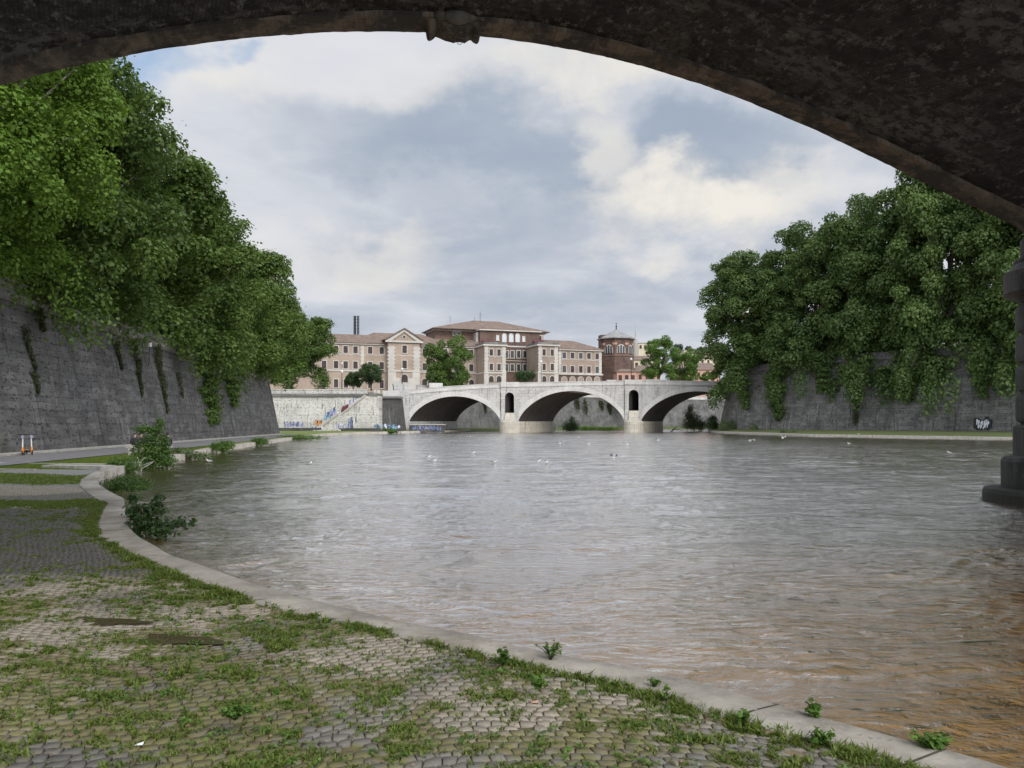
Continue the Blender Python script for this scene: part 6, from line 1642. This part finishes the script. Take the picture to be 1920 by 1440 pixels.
t = newmat('person_black'); ob = t.n('TexCoord').outputs['Object']; z_ = t.n('SeparateXYZ', {0: ob}).outputs[2]
cc = t.mix(t.math('GREATER_THAN', z_, .98), (.014, .015, .018), (.42, .25, .18)); t.out(t.pbsdf(cc, .8))
def person(x, y, z, rz, label, lean=.1):
    """seated on a low stone, body as one skinned surface"""
    V = [(0, 0, .42), (0, lean*.5, .62), (0, lean, .84), (0, lean, .95), (0, lean+.015, 1.02), (0, lean+.03, 1.11), (0, lean+.03, 1.20),
         (.18, lean, .86), (.24, lean+.06, .62), (.16, lean+.28, .50), (.13, lean+.36, .48), (-.18, lean, .86), (-.24, lean+.06, .62), (-.16, lean+.28, .50), (-.13, lean+.36, .48),
         (.10, .06, .42), (.14, .45, .45), (.14, .42, .08), (.14, .56, .03), (-.10, .06, .42), (-.14, .45, .45), (-.14, .42, .08), (-.14, .56, .03), (0, lean+.05, 1.06)]
    E_ = [(0, 1), (1, 2), (2, 3), (3, 4), (4, 5), (5, 6), (2, 7), (7, 8), (8, 9), (9, 10), (2, 11), (11, 12), (12, 13), (13, 14), (0, 15), (15, 16), (16, 17), (17, 18), (0, 19), (19, 20), (20, 21), (21, 22)]
    V = V[:-1]
    rad = [.15, .14, .15, .06, .065, .095, .06, .075, .05, .036, .04, .075, .05, .036, .04, .09, .065, .045, .035, .09, .065, .045, .035]
    me = bpy.data.meshes.new('person'); me.from_pydata(V, E_, []); me.materials.append(M['person_black'])
    o = bpy.data.objects.new('person', me); col.objects.link(o)
    o.modifiers.new('s', 'SKIN'); sv = me.skin_vertices[0].data
    for i, r_ in enumerate(rad): sv[i].radius = (r_, r_)
    sv[0].use_root = True
    s_ = o.modifiers.new('d', 'SUBSURF'); s_.levels = 1; s_.render_levels = 1
    o.location = (x, y, z); o.rotation_euler = (0, 0, rz)
    m_ = MB(); m_.ell((0, lean-.01, 1.165), (.088, .10, .10), 12, 8); h = m_.build('hair', M['hair'], o, smooth=True)
    return tag(o, label, 'person')
yp = 46.5
person((252-960)/F*yp, yp, .30, -2.5, 'person in black clothes at the left side of the tallest shrub')
person((261-960)/F*(yp+.8), yp+.8, .30, -2.0, 'person in black half hidden behind the tallest shrub, right beside the leftmost one')
person((315-960)/F*47.5, 47.5, .33, .6, 'person with dark hair and a black jacket at the right side of the tallest shrub')
mb = MB(); mb.box((247-960)/F*yp-.1, (266-960)/F*yp+.3, yp-.15, yp+1.1, .2, .70); tag(mb.build('stone_block', M['slab_stone'], None, world=True, bevel=.02), 'long low stone block behind the tallest shrub where two people sit', 'block')
mb = MB(); mb.box((315-960)/F*47.5-.3, (315-960)/F*47.5+.3, 47.2, 47.8, .2, .73); tag(mb.build('stone_block', M['slab_stone'], None, world=True, bevel=.02), 'single low stone block behind the right side of the tallest shrub', 'block')

# ================================================================== sky, sun, camera
SUN = Vector((.42, -.72, .66)).normalized()
w = bpy.data.worlds.new('World'); scene.world = w; w.use_nodes = True
t = NT.__new__(NT); t.m = w; t.t = w.node_tree; t.t.nodes.clear()
D = t.n('TexCoord').outputs['Generated']
sky = t.n('TexSky', sky_type='NISHITA'); sky.sun_disc = False; sky.sun_elevation = math.asin(SUN.z); sky.sun_rotation = math.atan2(SUN.x, SUN.y); sky.air_density = 1.2; sky.dust_density = 1.5
sep = t.n('SeparateXYZ', {0: D})
zc = t.math('MAXIMUM', sep.outputs[2], .0)
den = t.math('ADD', zc, .16)
cu = t.math('DIVIDE', sep.outputs[0], den); cv = t.math('DIVIDE', sep.outputs[1], den)
cvec = t.n('CombineXYZ', {0: cu, 1: cv, 2: t.math('MULTIPLY', zc, 2.5)}).outputs[0]
warp = t.n('TexNoise', {'Vector': cvec, 'Scale': .9, 'Detail': 3.0}).outputs['Color']
wv = t.n('VectorMath', {0: warp, 1: (.5, .5, .5)}, operation='SUBTRACT').outputs[0]
wv = t.n('VectorMath', {0: wv, 3: .16}, operation='SCALE').outputs[0]
Dw = t.n('VectorMath', {0: D, 1: wv}, operation='ADD').outputs[0]
fine = t.noise(D, 9.0, 5, .62); Dn = t.n('VectorMath', {0: t.n('TexNoise', {'Vector': t.map(D, (1, 1, 1.6)), 'Scale': 4.5, 'Detail': 6.0, 'Roughness': .6}).outputs['Color'], 1: (.5, .5, .5)}, operation='SUBTRACT').outputs[0]
Dn = t.n('VectorMath', {0: Dn, 3: .22}, operation='SCALE').outputs[0]
Dw = t.n('VectorMath', {0: Dw, 1: Dn}, operation='ADD').outputs[0]
def blob(px, py, rx, ry, amp=1.0, soft=.35):
    """a cloud patch in a given direction of the sky"""
    d0 = Vector(((px-960)/F, 1, (HOR-py)/F)).normalized(); l = d0.length
    s_ = math.sqrt(1+((px-960)/F)**2+((HOR-py)/F)**2)
    v = t.n('VectorMath', {0: Dw, 1: tuple(d0)}, operation='SUBTRACT').outputs[0]
    v = t.n('VectorMath', {0: v, 1: (F/rx*s_, 1.2, F/ry*s_)}, operation='MULTIPLY').outputs[0]
    L = t.n('VectorMath', {0: v}, operation='LENGTH').outputs[1]
    return t.math('MULTIPLY', t.mr(L, 1+soft, 1-soft), amp)
def union(lst):
    r_ = lst[0]
    for x in lst[1:]: r_ = t.math('MAXIMUM', r_, x)
    return r_
big = t.noise(cvec, 1.1, 6, .58, .4); med = t.noise(t.map(cvec, loc=(5, 3, 1)), 2.7, 6, .6, .3)
cl = t.mix(t.mr(big, .33, .68), (.44, .485, .565), (.66, .68, .725))
cl = t.mix(t.math('MULTIPLY', t.mr(med, .48, .70), .45), cl, (.73, .735, .765))
darkm = union([blob(930, 300, 330, 78, 1.0, .6), blob(1370, 280, 200, 68, 1.0, .5), blob(1120, 330, 150, 60, .8, .5), blob(760, 430, 200, 70, .35, .6), blob(1100, 540, 260, 45, .55, .6), blob(600, 590, 120, 45, .5, .6), blob(1560, 240, 110, 40, .5, .5)])
cl = t.mix(t.math('MULTIPLY', darkm, t.mr(med, .3, .7, 1.0, .75)), cl, (.335, .40, .495))
lightm = union([blob(1330, 400, 170, 65, 1.0, .5), blob(1500, 340, 110, 50, .6, .5), blob(1140, 130, 190, 45, .8, .6), blob(480, 190, 110, 60, .6, .6), blob(880, 190, 200, 40, .3, .6), blob(640, 470, 120, 40, .55, .6), blob(1200, 290, 40, 90, .6, .6)])
cl = t.mix(t.math('MULTIPLY', lightm, t.mr(fine, .3, .6, .35, 1.0)), cl, (.82, .785, .72))
# low on the horizon the cover evens out to a pale grey
cl = t.mix(t.mr(sep.outputs[2], .16, .02, 0.0, .65), cl, (.56, .60, .655))
# brighter cover towards the hidden sun
dt = t.n('VectorMath', {0: D, 1: tuple(SUN)}, operation='DOT_PRODUCT').outputs[1]
glow = t.mr(dt, -.1, 1.0, 0.0, 1.0)
bs_ = t.math('ADD', 1.0, t.math('MULTIPLY', glow, 1.5))
bgc = t.n('Background', {0: cl, 1: bs_}).outputs[0]
bgs = t.n('Background', {0: sky.outputs[0], 1: .15}).outputs[0]
gap = t.math('MULTIPLY', union([blob(300, 170, 70, 60, .9, .7), blob(370, 150, 60, 45, .9, .6), blob(470, 130, 35, 25, .6, .6)]), t.mr(fine, .35, .6, 1.0, .55))
ms = t.n('MixShader', {0: gap, 1: bgc, 2: bgs})
o = t.n('OutputWorld'); t.t.links.new(ms.outputs[0], o.inputs[0])

sl = bpy.data.lights.new('sun', 'SUN'); sl.energy = 1.8; sl.angle = R(28); sl.color = (1.0, .96, .9)
so = bpy.data.objects.new('sun', sl); col.objects.link(so); so.rotation_euler = SUN.to_track_quat('Z', 'Y').to_euler()

cam = bpy.data.cameras.new('camera'); co = bpy.data.objects.new('camera', cam); col.objects.link(co)
co.location = (0, 0, H); co.rotation_euler = (R(90), 0, 0); cam.sensor_width = 36; cam.lens = F/1920*36; cam.shift_y = (HOR-720)/1920
cam.clip_start = .1; cam.clip_end = 4000
scene.camera = co
scene.view_settings.view_transform = 'Standard'; scene.view_settings.look = 'None'; scene.view_settings.exposure = 0.10; scene.view_settings.gamma = 1.0
scene.cycles.max_bounces = 6; scene.cycles.diffuse_bounces = 3; scene.cycles.glossy_bounces = 3; scene.cycles.transmission_bounces = 4
